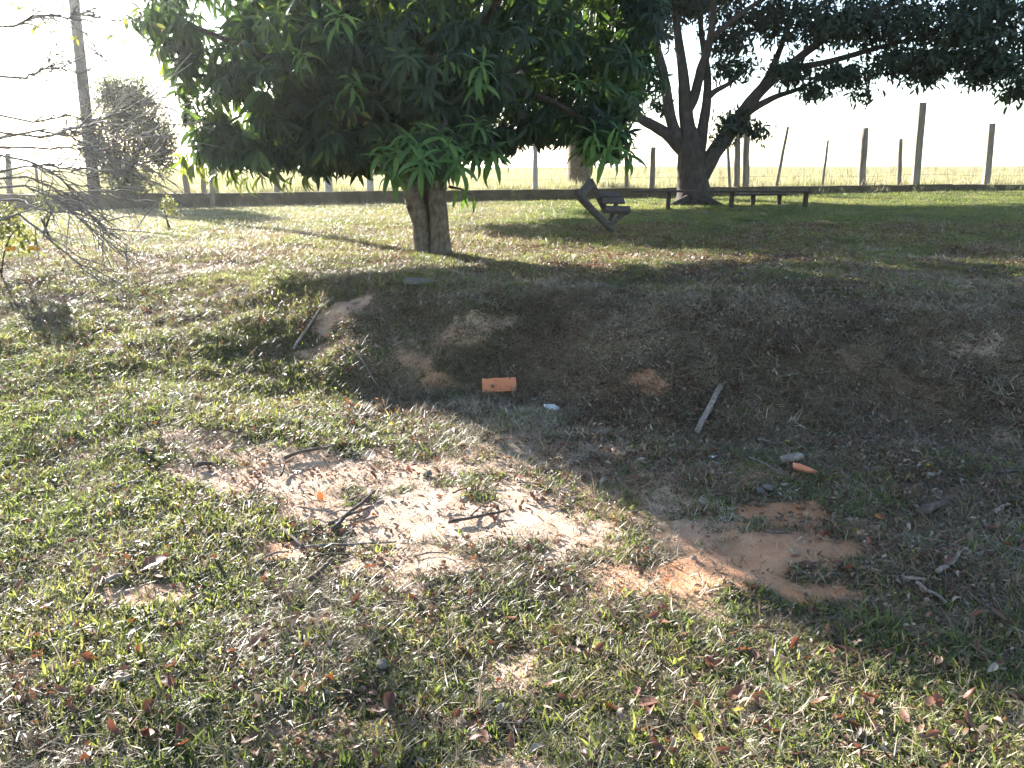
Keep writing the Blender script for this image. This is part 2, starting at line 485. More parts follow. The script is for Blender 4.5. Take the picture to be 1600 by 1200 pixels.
# ------------------------------------------------------------------ grass, straw and litter (uncountable)
def strip(L, w, bend, seg=3, twist=0.0, lean=0.0):
    """one curved blade rising along z and falling toward +y"""
    vs_ = []; a = lean; y = z = 0.0
    for i in range(seg + 1):
        t = i / seg
        ww = w * (1 - t ** 1.8) * (0.65 + 0.6 * min(1, t * 3)) if i < seg else 0
        c, s = math.cos(twist * t), math.sin(twist * t)
        if i < seg:
            vs_ += [(-ww / 2 * c, y - ww / 2 * s, z), (ww / 2 * c, y + ww / 2 * s, z)]
        else:
            vs_.append((0, y, z))
        y += math.sin(a) * L / seg; z += math.cos(a) * L / seg
        a += bend / seg
    fs = [(2 * i, 2 * i + 1, 2 * i + 3, 2 * i + 2) for i in range(seg - 1)] + [(2 * seg - 2, 2 * seg - 1, 2 * seg)]
    return vs_, fs

def tuft(name, n, L, w, spread, lean, bend, mat, seg=3):
    mb = MB()
    for k in range(n):
        l = L * random.uniform(0.45, 1.25)
        v, f = strip(l, w * random.uniform(0.7, 1.3), random.uniform(*bend), seg, random.uniform(-1, 1), random.uniform(*lean))
        r = Matrix.Rotation(random.uniform(0, 2 * math.pi), 3, 'Z')
        o = Vector((random.gauss(0, spread), random.gauss(0, spread), -0.004))
        mb.add([r @ Vector(p) + o for p in v], f)
    me = mb.mesh(name, True); me.materials.append(mat)
    return bpy.data.objects.new(name, me)

def leaf_shape(L, w, fold, curl, seg=4, side=0.0):
    """lanceolate leaf lying along +y, folded on its midrib"""
    vs_ = []; a = 0.0; y = z = 0.0
    for i in range(seg + 1):
        t = i / seg
        ww = w * math.sin(math.pi * min(1, t * 0.94 + 0.04)) ** 0.85 * (1.15 - 0.3 * t)
        if i == seg: ww = w * 0.03
        sx = side * math.sin(math.pi * t) * L
        vs_ += [(-ww / 2 + sx, y, z + fold * ww / 2), (sx, y, z), (ww / 2 + sx, y, z + fold * ww / 2)]
        y += math.cos(a) * L / seg; z += math.sin(a) * L / seg
        a += curl / seg
    fs = []
    for i in range(seg):
        b = 3 * i
        fs += [(b, b + 1, b + 4, b + 3), (b + 1, b + 2, b + 5, b + 4)]
    return vs_, fs

def litter_clump(name, n, L, spread, mat):
    mb = MB()
    for k in range(n):
        v, f = leaf_shape(L * random.uniform(.5, 1.2), L * random.uniform(.25, .5), random.uniform(.1, .9), random.uniform(-1.5, 1.5), 3, random.uniform(-.15, .15))
        e = Euler((random.uniform(-.5, .6), random.uniform(-.7, .7), random.uniform(0, 6.3))).to_matrix()
        o = Vector((random.gauss(0, spread), random.gauss(0, spread), random.uniform(0.0, 0.012)))
        mb.add([e @ Vector(p) + o for p in v], f)
    me = mb.mesh(name, True); me.materials.append(mat)
    return bpy.data.objects.new(name, me)

def gn_scatter(name, pts, sources, scale, tilt=0.25, tint=None, label=None, cat=None):
    n = len(pts)
    me = bpy.data.meshes.new(name)
    me.vertices.add(n); me.vertices.foreach_set('co', np.ascontiguousarray(pts, np.float32).ravel())
    rot = np.stack([rng.normal(0, tilt, n), rng.normal(0, tilt, n), rng.uniform(0, 6.283, n)], 1)
    a = me.attributes.new('rot', 'FLOAT_VECTOR', 'POINT'); a.data.foreach_set('vector', rot.astype(np.float32).ravel())
    a = me.attributes.new('scl', 'FLOAT', 'POINT'); a.data.foreach_set('value', np.broadcast_to(scale, (n,)).astype(np.float32))
    a = me.attributes.new('idx', 'INT', 'POINT'); a.data.foreach_set('value', rng.integers(0, len(sources), n).astype(np.int32))
    if tint is None: tint = rng.random(n)
    a = me.attributes.new('tint', 'FLOAT', 'POINT'); a.data.foreach_set('value', np.clip(tint, 0, 1).astype(np.float32))
    o = bpy.data.objects.new(name, me); COL.objects.link(o)
    src = bpy.data.collections.new(name + '_sources')
    for s in sources: src.objects.link(s)
    ng = bpy.data.node_groups.new(name, 'GeometryNodeTree')
    ng.interface.new_socket('Geometry', in_out='INPUT', socket_type='NodeSocketGeometry')
    ng.interface.new_socket('Geometry', in_out='OUTPUT', socket_type='NodeSocketGeometry')
    N, Lk = ng.nodes, ng.links
    gi = N.new('NodeGroupInput'); go = N.new('NodeGroupOutput')
    ci = N.new('GeometryNodeCollectionInfo'); ci.inputs['Collection'].default_value = src
    ci.inputs['Separate Children'].default_value = True; ci.inputs['Reset Children'].default_value = True
    ip = N.new('GeometryNodeInstanceOnPoints'); ip.inputs['Pick Instance'].default_value = True
    def na(nm, ty):
        q = N.new('GeometryNodeInputNamedAttribute'); q.data_type = ty; q.inputs['Name'].default_value = nm
        return [s for s in q.outputs if s.enabled and s.name == 'Attribute'][0]
    Lk.new(gi.outputs[0], ip.inputs['Points']); Lk.new(ci.outputs[0], ip.inputs['Instance'])
    Lk.new(na('idx', 'INT'), ip.inputs['Instance Index'])
    Lk.new(na('rot', 'FLOAT_VECTOR'), ip.inputs['Rotation'])
    Lk.new(na('scl', 'FLOAT'), ip.inputs['Scale'])
    Lk.new(ip.outputs[0], go.inputs[0])
    md = o.modifiers.new('scatter', 'NODES'); md.node_group = ng
    tag(o, label, cat, kind='stuff')
    return o

def sample(y0, y1, dens, margin=0.78, pad=1.2):
    """uniform points on the ground in a widened wedge in front of the camera"""
    W = margin * y1 + pad
    n = int(dens * (y1 - y0) * 2 * W)
    x = rng.uniform(-W, W, n); y = rng.uniform(y0, y1, n)
    k = np.abs(x) < margin * y + pad
    return x[k], y[k]

def keep(x, y, prob):
    k = rng.random(len(x)) < prob
    return x[k], y[k]

def pts3(x, y): return np.stack([x, y, hfun(x, y)], 1)

green_src = [tuft('grass_tuft', 8, 0.048, 0.0052, 0.016, (0.3, 1.25), (0.2, 1.4), M['grass']) for _ in range(6)]
wide_src = [tuft('grass_clump', 16, 0.056, 0.0062, 0.03, (0.4, 1.3), (0.3, 1.4), M['grass']) for _ in range(5)]
straw_src = [tuft('straw_tuft', 10, 0.066, 0.0029, 0.03, (0.9, 1.5), (0.0, 0.6), M['straw']) for _ in range(6)]
wisp_src = [tuft('straw_wisp', 7, 0.16, 0.0032, 0.012, (0.0, 0.5), (0.1, 1.0), M['straw'], 4) for _ in range(5)]
litt_src = [litter_clump('litter_bits', 5, 0.038, 0.035, M['litter']) for _ in range(6)]

# near green grass, patchy
def greenness(x, y):
    s, _ = soil(x, y); d = dryness(x, y)
    p = sstep(0.40, 0.62, fbm(x * 2.4, y * 2.4, 61, 4)) * 0.85 + 0.15
    lush = 0.55 * sstep(-0.6, -1.6, x) * sstep(2.0, 3.2, y) * sstep(6.6, 5.6, y) + 0.4 * sstep(3.3, 2.6, y) * sstep(-.9, -.2, x)
    return np.clip((1 - 1.25 * s), 0, 1) * np.clip(1.15 - 1.15 * d + lush, 0.04, 1) * np.clip(p + lush, 0, 1)

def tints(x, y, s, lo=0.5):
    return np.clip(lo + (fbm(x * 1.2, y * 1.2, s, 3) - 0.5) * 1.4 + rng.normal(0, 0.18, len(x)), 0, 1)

x, y = sample(0.9, 9.5, 2700); x, y = keep(x, y, greenness(x, y))
gn_scatter('short_grass', pts3(x, y), green_src, rng.uniform(0.55, 1.15, len(x)), 0.3, tints(x, y, 71, 0.45))
x, y = sample(0.9, 9.5, 260); x, y = keep(x, y, greenness(x, y) ** 1.6)
gn_scatter('grass_clumps', pts3(x, y), wide_src, rng.uniform(0.7, 1.25, len(x)), 0.2, tints(x, y, 73, 0.5))
x, y = sample(9.5, 22.0, 460); x, y = keep(x, y, np.clip(greenness(x, y) + 0.25, 0, 1) * (y < wall_y(x) - 0.1))
gn_scatter('lawn_grass', pts3(x, y), wide_src, rng.uniform(0.6, 1.2, len(x)), 0.25, tints(x, y, 75, 0.62) - .22 * sstep(-.5, 1.5, x))  # tint lowered to the right, painting tree shade on the lawn
# dry straw
x, y = sample(0.9, 9.5, 2100); s, _ = soil(x, y); x, y = keep(x, y, np.clip(0.5 + 0.6 * dryness(x, y), 0, 1) * (1 - 0.86 * s))
gn_scatter('dry_straw', pts3(x, y), straw_src, rng.uniform(0.5, 1.2, len(x)), 0.3, tints(x, y, 77, 0.40))
x, y = sample(9.5, 22, 420); x, y = keep(x, y, (0.45 + 0.5 * dryness(x, y)) * (y < wall_y(x) - 0.1) * (1 - .6 * sstep(-.5, 1.5, x)))
gn_scatter('lawn_straw', pts3(x, y), straw_src, rng.uniform(0.8, 1.7, len(x)), 0.3, tints(x, y, 79, 0.6) - .2 * sstep(-.5, 1.5, x))  # straw also tinted darker on the right as painted shade
x, y = sample(1.2, 12, 18); x, y = keep(x, y, (0.2 + 0.8 * (fbm(x * 1.5, y * 1.5, 81, 2) > 0.5)) * (1 - .72 * sstep(-.2, .9, x)))
gn_scatter('straw_wisps', pts3(x, y), wisp_src, rng.uniform(0.4, 1.0, len(x)), 0.35, tints(x, y, 83, 0.55))
# long dead grass combed down the bank
x, y = sample(4.0, 7.2, 700); f_ = np.interp(x, XF, FOOT); t_ = np.interp(x, XF, TOP); s, _ = soil(x, y)
x, y = keep(x, y, np.clip(1.2 - np.abs(y - (f_ + t_) / 2) / .95, 0, 1) * (1 - .9 * s) * sstep(-1.8, -.3, x) * sstep(.34, .56, fbm(x * 2.1, y * 2.1, 99, 3)))
gn_scatter('bank_straw', pts3(x, y), straw_src, rng.uniform(.8, 1.7, len(x)), 0.4, tints(x, y, 101, .36))
# litter crumbs
x, y = sample(0.9, 13, 1000); s, og_ = soil(x, y); x, y = keep(x, y, (0.42 + 0.58 * sstep(-.6, 1.0, x) * sstep(1.8, 4.2, y)) * (0.35 + 0.65 * sstep(0.42, 0.6, fbm(x * 1.4, y * 1.4, 85, 3))) * (1 - s * np.clip(0.45 + og_, 0, .9)))
gn_scatter('leaf_litter', pts3(x, y) + np.array([0, 0, 0.006]), litt_src, rng.uniform(0.4, 1.1, len(x)), 0.25)
# rough grass of the field beyond the wall
field_src = [tuft('field_tuft', 16, 0.30, 0.012, 0.12, (0.0, 0.6), (0.1, 0.9), M['field']) for _ in range(5)]
x, y = sample(22.3, 46, 30); x, y = keep(x, y, 1.0 * (y > wall_y(x) + 0.35))
x2, y2 = sample(46, 110, 5)
x = np.concatenate([x, x2]); y = np.concatenate([y, y2])
gn_scatter('field_grass', pts3(x, y), field_src, np.where(y > 46, 1.2, 0.8) * rng.uniform(0.45, 1.35, len(x)), 0.15, tints(x, y, 87, 0.5))
xw = rng.uniform(-20, 24, 520); yw_ = wall_y(xw) + np.where(rng.random(520) < .6, -.24, .3) + rng.normal(0, .06, 520)
gn_scatter('wall_weeds', pts3(xw, yw_), field_src, rng.uniform(.25, .75, 520), .2, tints(xw, yw_, 93, .5))
weed_src = [tuft('weed_stalk', 6, 0.75, 0.008, 0.05, (0.0, 0.25), (0.0, 0.4), M['straw'], 4) for _ in range(4)]
x, y = sample(23.5, 45, 1.3); x, y = keep(x, y, 0.2 + 0.8 * (x > 4)); k = y > wall_y(x) + 0.6
gn_scatter('dry_weeds', pts3(x[k], y[k]), weed_src, rng.uniform(0.4, 1.1, k.sum()), 0.1, tints(x[k], y[k], 89, 0.4))

# ------------------------------------------------------------------ low wall and fence
wx = np.linspace(-26, 30, 57)
root = empty('low_wall', (0, 21.9, ground_at(0, 21.5)), 'low mossy concrete retaining wall running across behind the lawn', 'wall'); root['kind'] = 'thing'
edges = np.linspace(-26, 30, 29)
for a, b in zip(edges[:-1], edges[1:]):
    mb = MB(); prof = []
    for q, x_ in enumerate(np.linspace(a + 0.006, b - 0.006, 5)):
        yy = float(wall_y(x_)); zb = float(base_z(x_, yy - 0.3)) - 0.15
        zt = float(base_z(x_, yy - 0.3)) + 0.38 - 0.010 * (x_ + 8) + random.uniform(-.012, .012)
        prof.append([(x_, yy - .12, zb), (x_, yy - .12 + random.uniform(-.006, .006), zt - .015), (x_, yy - .10, zt), (x_, yy + .10, zt + random.uniform(-.004, .004)), (x_, yy + .12, zt - .015), (x_, yy + .12, zb)])
    vs_ = [p for s in prof for p in s]; fs = []
    for i in range(4):
        for k in range(5):
            fs.append((i*6+k, (i+1)*6+k, (i+1)*6+k+1, i*6+k+1))
    fs += [tuple(range(6)), tuple(24 + k for k in range(5, -1, -1))]
    mb.add(vs_, fs)
    mb.build('wall_block', M['wall'], root, False)

def wall_hit(px, off=0.35):
    """ground point behind the wall seen at pixel column px"""
    r = ray(px, 290)
    t = 21.9 / (r.y - 0.06 * r.x)
    t += off / r.y
    return r.x * t, r.y * t

fence = empty('wire_fence', (0, 22.4, ground_at(0, 22.5)), 'old wire fence of uneven wooden posts standing just behind the low wall', 'fence')
def post(px_b, px_t, py_t, wpx, mat='post', off=0.5, label=None, square=False):
    x_, y_ = wall_hit(px_b, off)
    z_ = ground_at(x_, y_)
    dep = y_ * 1.03
    tip = P(px_t, py_t, y_)
    r = wpx / FPX * dep / 2
    b = Vector((x_, y_, z_ - 0.25)); mb = MB()
    n = 6; pts_ = [b.lerp(tip, i / n) + Vector((random.uniform(-1, 1), random.uniform(-1, 1), 0)) * r * 0.13 for i in range(n + 1)]
    if square:
        mb.beam(b, tip, 2 * r, 2 * r, (0, 1, 0), 0.006, 5)
    else:
        mb.tube(pts_, [r * (1.05 - 0.18 * i / n) for i in range(n + 1)], 9, 0.18, True, int(px_b))
    o = mb.build('fence_post', M[mat], fence, not square)
    if label: tag(o, label)
    return tip
tips = []
for a in [(12, 12, 240, 9), (58, 56, 262, 5), (292, 284, 245, 9), (319, 312, 240, 8), (432, 430, 252, 9), (513, 511, 250, 12, 'concrete_post'),
          (578, 576, 235, 11, 'concrete_post'), (688, 690, 235, 7), (837, 836, 208, 8, 'concrete_post'),
          (980, 978, 225, 6), (1018, 1021, 230, 9), (1142, 1136, 200, 5), (1151, 1153, 205, 10), (1165, 1167, 175, 11, 'post'),
          (1211, 1231, 198, 5), (1284, 1294, 219, 4), (1347, 1352, 200, 11, 'post'), (1406, 1407, 217, 7), (1430, 1441, 160, 10, 'post', 0.4, 'tallest squared pale post of the fence', True),
          (1541, 1549, 193, 9, 'post', 0.5, None, True), (1625, 1636, 195, 9), (1700, 1712, 190, 10), (-60, -62, 240, 9)]:
    tips.append(post(*a))
for h in (0.32, 0.62, 0.95):
    mb = MB(); pts_ = []
    for px in range(-200, 1900, 60):
        x_, y_ = wall_hit(px, 0.5)
        pts_.append(Vector((x_, y_, float(base_z(x_, y_)) + h + random.uniform(-.035, .035))))
    mb.tube(pts_, [0.004] * len(pts_), 4, 0, False)
    mb.build('wire', M['wire'], fence)

# separate post before the wall, left
g = G(333, 325); tip = P(333, 236, g.y)
mb = MB(); mb.tube([g - Vector((0, 0, .2)), g.lerp(tip, .3), g.lerp(tip, .7), tip], [.10, .095, .09, .085], 10, .12, True, 4)
o = mb.build('wooden_post', M['post'])
tag(o, 'thick grey wooden post on the lawn in front of the wall behind mango leaves', 'post')

# utility pole
g = G(150, 326); top = P(62, -560, g.y)
mb = MB(); n = 12
pb = g - Vector((0, 0, .4)); top = Vector((pb.x - 0.02, pb.y, pb.z + 9.5))
mid = P(122, 60, g.y)
top = pb + (mid - pb).normalized() * 9.0
mb.tube([pb.lerp(top, i / n) for i in range(n + 1)], [.155 - .05 * i / n for i in range(n + 1)], 14, .03, True, 2)
o = mb.build('utility_pole', M['pole'])
tag(o, 'tall grey utility pole rising out of the frame behind the left shrub', 'pole')

# ------------------------------------------------------------------ foliage builders
def leaf_template(seg, fold, curl, wr, side=0):
    v, f = leaf_shape(1.0, wr, fold, curl, seg, side)
    return np.array(v), np.array(f)

class Foliage:
    def __init__(self, temps): self.temps = temps; self.V = []; self.F = []; self.T = []; self.n = 0
    def add(self, ti, org, ydir, zup, L, tint):
        """arrays of k leaves using template ti"""
        v, f = self.temps[ti]
        y_ = ydir / np.linalg.norm(ydir, axis=1, keepdims=True)
        x_ = np.cross(y_, zup); x_ /= np.linalg.norm(x_, axis=1, keepdims=True) + 1e-9
        z_ = np.cross(x_, y_)
        W = org[:, None, :] + L[:, None, None] * (v[None, :, 0:1] * x_[:, None] + v[None, :, 1:2] * y_[:, None] + v[None, :, 2:3] * z_[:, None])
        k = len(org)
        self.V.append(W.reshape(-1, 3))
        self.F.append((f[None] + (self.n + np.arange(k) * len(v))[:, None, None]).reshape(-1, 4))
        self.T.append(np.repeat(tint, len(v))); self.n += k * len(v)
    def build(self, name, mat, parent):
        me = np_mesh(name, np.concatenate(self.V), np.concatenate(self.F), {'tint': np.concatenate(self.T)})
        return link(name, me, mat, parent)

def rosette(c, axis, n, L, tspread=(0.5, 1.7), droop=0.35):
    """leaf origins, directions and ups of one whorl"""
    axis = np.array(axis, float); axis /= np.linalg.norm(axis)
    a = np.cross(axis, [0.31, 0.2, 0.93]); a /= np.linalg.norm(a); b = np.cross(axis, a)
    ph = np.arange(n) * 2.39996 + rng.uniform(0, 6.28)
    th = np.linspace(tspread[0], tspread[1], n) + rng.normal(0, 0.15, n)
    d = np.cos(th)[:, None] * axis + np.sin(th)[:, None] * (np.cos(ph)[:, None] * a + np.sin(ph)[:, None] * b)
    d[:, 2] -= droop
    org = np.array(c)[None] - axis[None] * (np.linspace(0, 0.35, n)[:, None] * L)
    up = np.tile(axis + np.array([0, 0, 0.6]), (n, 1)) + rng.normal(0, 0.25, (n, 3))
    return org, d, up, L * rng.uniform(0.65, 1.15, n) * np.linspace(0.7, 1.05, n)

def lobe_points(c, r, n, shell=0.55, low=-1.0):
    """points and outward axes through the outer part of an ellipsoid"""
    c = np.array(c, float); r = np.broadcast_to(np.array(r, float), (3,))
    d = rng.normal(size=(n * 2, 3)); d /= np.linalg.norm(d, axis=1, keepdims=True)
    d = d[d[:, 2] > low][:n]
    rad = shell + (1 - shell) * rng.random(len(d)) ** 0.6
    nz = 1 + 0.22 * (fbm(d[:, 0] * 3 + c[0], d[:, 1] * 3 + d[:, 2] * 2 + c[1], 91, 2) - 0.5) * 2
    return c + d * r * (rad * nz)[:, None], d

MTEMP = [leaf_template(5, 0.35, -0.9, 0.20), leaf_template(5, 0.5, -1.3, 0.19, .03), leaf_template(5, 0.25, -0.5, 0.21, -.03), leaf_template(5, 0.6, -1.7, 0.2)]
STEMP = [leaf_template(3, 0.3, -0.6, 0.34), leaf_template(3, 0.5, -1.0, 0.30)]

def limb(pts_, rads, seg, mat, parent, name='limb', seed=0, rough=0.1):
    """smooth tube through a few points"""
    pts_ = [Vector(p) for p in pts_]
    out = []; rr = []
    n = len(pts_)
    for i in range(n - 1):
        p0 = pts_[max(i - 1, 0)]; p1 = pts_[i]; p2 = pts_[i + 1]; p3 = pts_[min(i + 2, n - 1)]
        for k in range(4):
            t = k / 4
            out.append(0.5 * ((2 * p1) + (p2 - p0) * t + (2 * p0 - 5 * p1 + 4 * p2 - p3) * t * t + (3 * p1 - p0 - 3 * p2 + p3) * t ** 3))
            rr.append(rads[i] + (rads[i + 1] - rads[i]) * t)
    out.append(pts_[-1]); rr.append(rads[-1])
    mb = MB(); mb.tube(out, rr, seg, rough, True, seed)
    return mb.build(name, mat, parent)

# ------------------------------------------------------------------ mango tree
DM = G(675, 396).y
base = Vector((P(675, 396, DM).x, DM, ground_at(P(675, 396, DM).x, DM)))
mango = empty('mango_tree', base, 'large mango tree with twin pale trunks and dense drooping dark green leaves', 'tree')
def mp(px, py, dd=0.0): return P(px, py, DM + dd)
sc_m = DM / FPX
limb([mp(666, 416), mp(662, 392), mp(657, 350), mp(648, 318), mp(638, 280), mp(612, 190), mp(560, 90), mp(520, -40, .1), mp(490, -180, .2)],
     [.20, .108, .092, .10, .085, .08, .07, .06, .04], 14, M['bark'], mango, 'trunk', 1, .05)
limb([mp(690, 410, -.05), mp(689, 390, -.05), mp(686, 340, -.05), mp(684, 300), mp(688, 220), mp(678, 110), mp(668, 0, .1), mp(660, -150, .2), mp(655, -330, .2)],
     [.21, .118, .10, .098, .09, .085, .075, .06, .035], 14, M['bark'], mango, 'trunk', 2, .05)
limb([mp(676, 405, .2), mp(674, 370, .2), mp(667, 330, .22), mp(664, 250, .3), mp(690, 120, .5)], [.075, .06, .05, .045, .04], 10, M['bark2'], mango, 'trunk', 3)  # rear stem in darker bark, painting the shaded gap between the trunks
limb([mp(650, 330), mp(642, 324, -.04), mp(637, 321, -.07)], [.055, .05, .03], 8, M['bark2'], mango, 'branch_stub', 4, .3)
for i, (pp, rr_) in enumerate([
    ([mp(686, 230), mp(740, 150, .3), mp(830, 100, .6), mp(930, 60, .8)], [.06, .05, .035, .02]),
    ([mp(600, 190), mp(520, 130, -.4), mp(420, 90, -.7), mp(300, 40, -.7)], [.06, .05, .035, .02]),
    ([mp(630, 270), mp(580, 200, -.8), mp(500, 150, -1.3)], [.05, .035, .02]),
    ([mp(684, 260), mp(700, 190, -.7), mp(690, 200, -1.3), mp(670, 225, -1.75)], [.045, .035, .022, .014]),
    ([mp(678, 110), mp(760, 20, -.8), mp(820, -60, -1.4)], [.05, .04, .02]),
    ([mp(600, 190), mp(480, 190, .6), mp(380, 190, .8)], [.05, .03, .015]),
    ([mp(740, 150, .3), mp(840, 150, -.2), mp(930, 200, -.5), mp(945, 230, -.55)], [.04, .03, .02, .012]),
    ([mp(668, 0, .1), mp(560, -100, -.8), mp(460, -160, -1.4)], [.05, .04, .02]),
    ([mp(668, 0, .1), mp(760, -100, 1.0), mp(900, -200, 1.4)], [.05, .04, .02])]):
    limb(pp, rr_, 8, M['bark2'], mango, 'limb', 20 + i)

fol = Foliage(MTEMP)
# (px, py, depth offset, radius xyz in metres, whorls, leaf droop)
LOBES = [
    (330, 60, 0.0, (.75, .9, .7), 70), (400, 185, 0.1, (.75, 1.0, .5), 62), (345, 215, -.1, (.35, .5, .35), 16), (520, 200, 0.0, (.8, 1.2, .5), 78),
    (455, 232, .1, (.8, 1.0, .25), 34), (560, 232, -.2, (.6, .9, .25), 36), (250, 25, .1, (.35, .5, .45), 16),
    (480, 60, -.6, (.95, 1.1, .8), 105), (620, 110, -.6, (1.1, 1.2, .75), 130), (730, 170, -.1, (.8, 1.1, .45), 80), (740, 215, .2, (.55, .8, .25), 36),
    (760, 60, -.2, (1.0, 1.3, .9), 120), (640, 190, .4, (.9, .9, .4), 60),
    (880, 40, 1.6, (1.3, 1.7, 1.0), 160), (890, 150, 1.9, (1.2, 1.7, .6), 130), (850, 190, .3, (.45, .7, .22), 30), (940, 120, 1.2, (.7, 1.0, .7), 70), (965, 20, .9, (.6, 1.1, .8), 65),
    (960, 120, -.2, (.35, .5, .5), 30), (945, 190, -.4, (.35, .45, .35), 26), (1000, 30, .4, (.3, .6, .5), 24),
    (430, -70, .1, (.95, 1.3, .8), 100), (640, -60, -.3, (1.5, 1.5, .9), 140), (860, -90, 1.0, (1.4, 1.9, .9), 130), (480, -190, .2, (1.15, 1.4, .9), 110), (640, -210, 0, (1.7, 1.7, .9), 130), (820, -210, .6, (1.4, 1.6, .9), 110),
    (560, 150, .9, (1.6, .9, .7), 90), (780, 120, 1.4, (1.3, 1.1, .8), 90), (640, 60, 1.2, (2.0, 1.0, 1.2), 100), (560, -320, .2, (1.2, 1.4, .8), 70), (720, -320, .3, (1.3, 1.4, .8), 70)]
for (px, py, dd, r, n) in LOBES:
    c = mp(px, py, dd)
    pts_, out = lobe_points(c, r, n)
    lt = rng.normal(0.3, 0.13)
    for p, d in zip(pts_, out):
        ax = d * np.array([1, 1, .7]) + np.array([0, 0, .35])
        if p[2] < EYE - .02 + .30 * (vnoise(p[0] * 2.2, p[1] * 2.2, 97) - .55): continue
        nl = int(rng.integers(9, 15))
        o_, dr, up, L = rosette(p, ax, nl, 0.25, (0.5, 1.8), 0.6)
        ti = rng.integers(0, 4)
        tint = np.clip(lt + rng.normal(0, .13) + rng.normal(0, .06, nl) + (0.55 if rng.random() < .035 else 0), 0, 1)
        fol.add(ti, o_, dr, up, L, tint)
# hanging fringe along the lower left edge
for px in range(298, 620, 5):
    c = mp(px + random.uniform(-8, 8), 206 + random.uniform(-30, 34), random.uniform(-.6, .2))
    nl = 8
    o_, dr, up, L = rosette(c, (random.uniform(-.4, .4), -.4, -.5), nl, .27, (.2, 1.0), .8)
    fol.add(int(rng.integers(0, 4)), o_, dr, up, L, np.clip(rng.normal(.5, .2, nl), 0, 1))
for (px, py, t) in [(312, 232, .95), (300, 222, .9), (335, 262, .9), (345, 258, 1), (372, 262, .95), (384, 268, .9), (452, 268, .95), (305, 246, 1), (322, 252, 1), (360, 250, .95), (410, 262, .9), (430, 258, .95), (290, 235, 1), (480, 262, .9), (230, 30, .8), (215, 20, .9), (250, 75, .9), (262, 100, .8), (300, 130, .8),
                    (225, 60, .7), (325, 155, .9), (330, 185, .85)]:
    nl = 7
    o_, dr, up, L = rosette(mp(px - 4, py + (14 if py > 200 else 0), random.uniform(-.3, .3)), (random.uniform(-.6, .2), -.3, -.3), nl, .26, (.2, 1.1), .8)
    fol.add(int(rng.integers(0, 4)), o_, dr, up, L, np.clip(rng.normal(t, .1, nl), 0, 1))  # high yellow tint paints these edge leaves as lit from behind

for (px, py, dd, r, n) in [(660, 235, -1.45, (.5, .3, .2), 26), (945, 215, -.45, (.32, .3, .25), 14), (740, 215, -1.0, (.3, .3, .2), 12), (620, 90, -1.2, (.9, .4, .4), 36), (480, 60, -1.3, (.7, .4, .4), 26)]:
    pts_, out = lobe_points(mp(px, py, dd), r, n)
    for p, d in zip(pts_, out):
        nl = 12
        o_, dr, up, L = rosette(p, d + np.array([0, -.3, .5]), nl, .26, (.4, 1.8), .6)
        fol.add(int(rng.integers(0, 4)), o_, dr, up, L, np.clip(rng.normal(.55, .12, nl), 0, 1))
for (px, py, dd, k) in [(320, 236, -.2, 5), (345, 250, -.4, 5), (385, 244, -.5, 5), (420, 256, -.7, 6), (455, 244, .3, 4), (500, 258, -.6, 6), (520, 240, -.9, 4), (565, 246, -.6, 5), (590, 222, -.9, 4), (790, 236, -.3, 4), (820, 205, .6, 4), (860, 205, .8, 4), (355, 130, -.8, 4), (420, 175, -1.1, 5), (300, 95, -.3, 4), (255, 35, -.2, 4), (880, 90, -.3, 5), (800, 150, -.8, 5), (400, 60, -.9, 5)]:
    for q in range(k):
        nl = 11
        o_, dr, up, L = rosette(mp(px + random.uniform(-24, 24), py - 14 + random.uniform(-22, 14), dd + random.uniform(-.25, .25)), (random.uniform(-.5, .5), -.5, -.1), nl, .27, (.2, 1.3), .85)
        fol.add(int(rng.integers(0, 4)), o_, dr, up, L, np.clip(rng.normal(.5, .14, nl), 0, 1))
# front bunches: single leaves, each a part of the tree
single = []
for k_ in range(4):
    v, f = MTEMP[k_]
    me = np_mesh('mango_leaf', v, f); me.materials.append(M['mango1']); single.append(me)
FRONT = [(598, 236, -1.55), (655, 225, -1.8), (700, 228, -1.7), (622, 235, -1.7), (660, 248, -1.95), (715, 250, -1.75), (640, 212, -1.6), (690, 205, -1.5), (612, 262, -1.65), (745, 190, -1.3), (770, 235, -1.2), (740, 235, -1.3),
         (930, 205, -.75), (950, 232, -.95), (968, 205, -.7), (915, 225, -.6), (980, 235, -.65),
         (755, 95, -1.5), (700, 85, -1.4), (745, 120, -1.3), (550, 125, -1.5), (470, 80, -1.6), (530, 20, -1.7), (905, 125, -.6)]
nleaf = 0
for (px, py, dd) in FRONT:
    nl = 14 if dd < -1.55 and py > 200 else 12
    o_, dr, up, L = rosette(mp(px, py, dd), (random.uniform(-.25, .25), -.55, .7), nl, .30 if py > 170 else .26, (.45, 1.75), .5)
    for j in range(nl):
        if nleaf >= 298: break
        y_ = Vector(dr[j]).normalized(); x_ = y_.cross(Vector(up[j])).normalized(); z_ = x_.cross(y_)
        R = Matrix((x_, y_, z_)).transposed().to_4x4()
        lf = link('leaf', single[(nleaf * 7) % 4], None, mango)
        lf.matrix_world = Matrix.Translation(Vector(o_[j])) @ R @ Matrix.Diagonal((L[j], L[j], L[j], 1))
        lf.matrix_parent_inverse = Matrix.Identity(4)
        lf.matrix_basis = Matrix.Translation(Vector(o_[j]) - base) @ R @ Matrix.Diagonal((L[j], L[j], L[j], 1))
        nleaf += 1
crown = fol.build('crown', M['mango'], mango); tag(crown, kind='stuff')
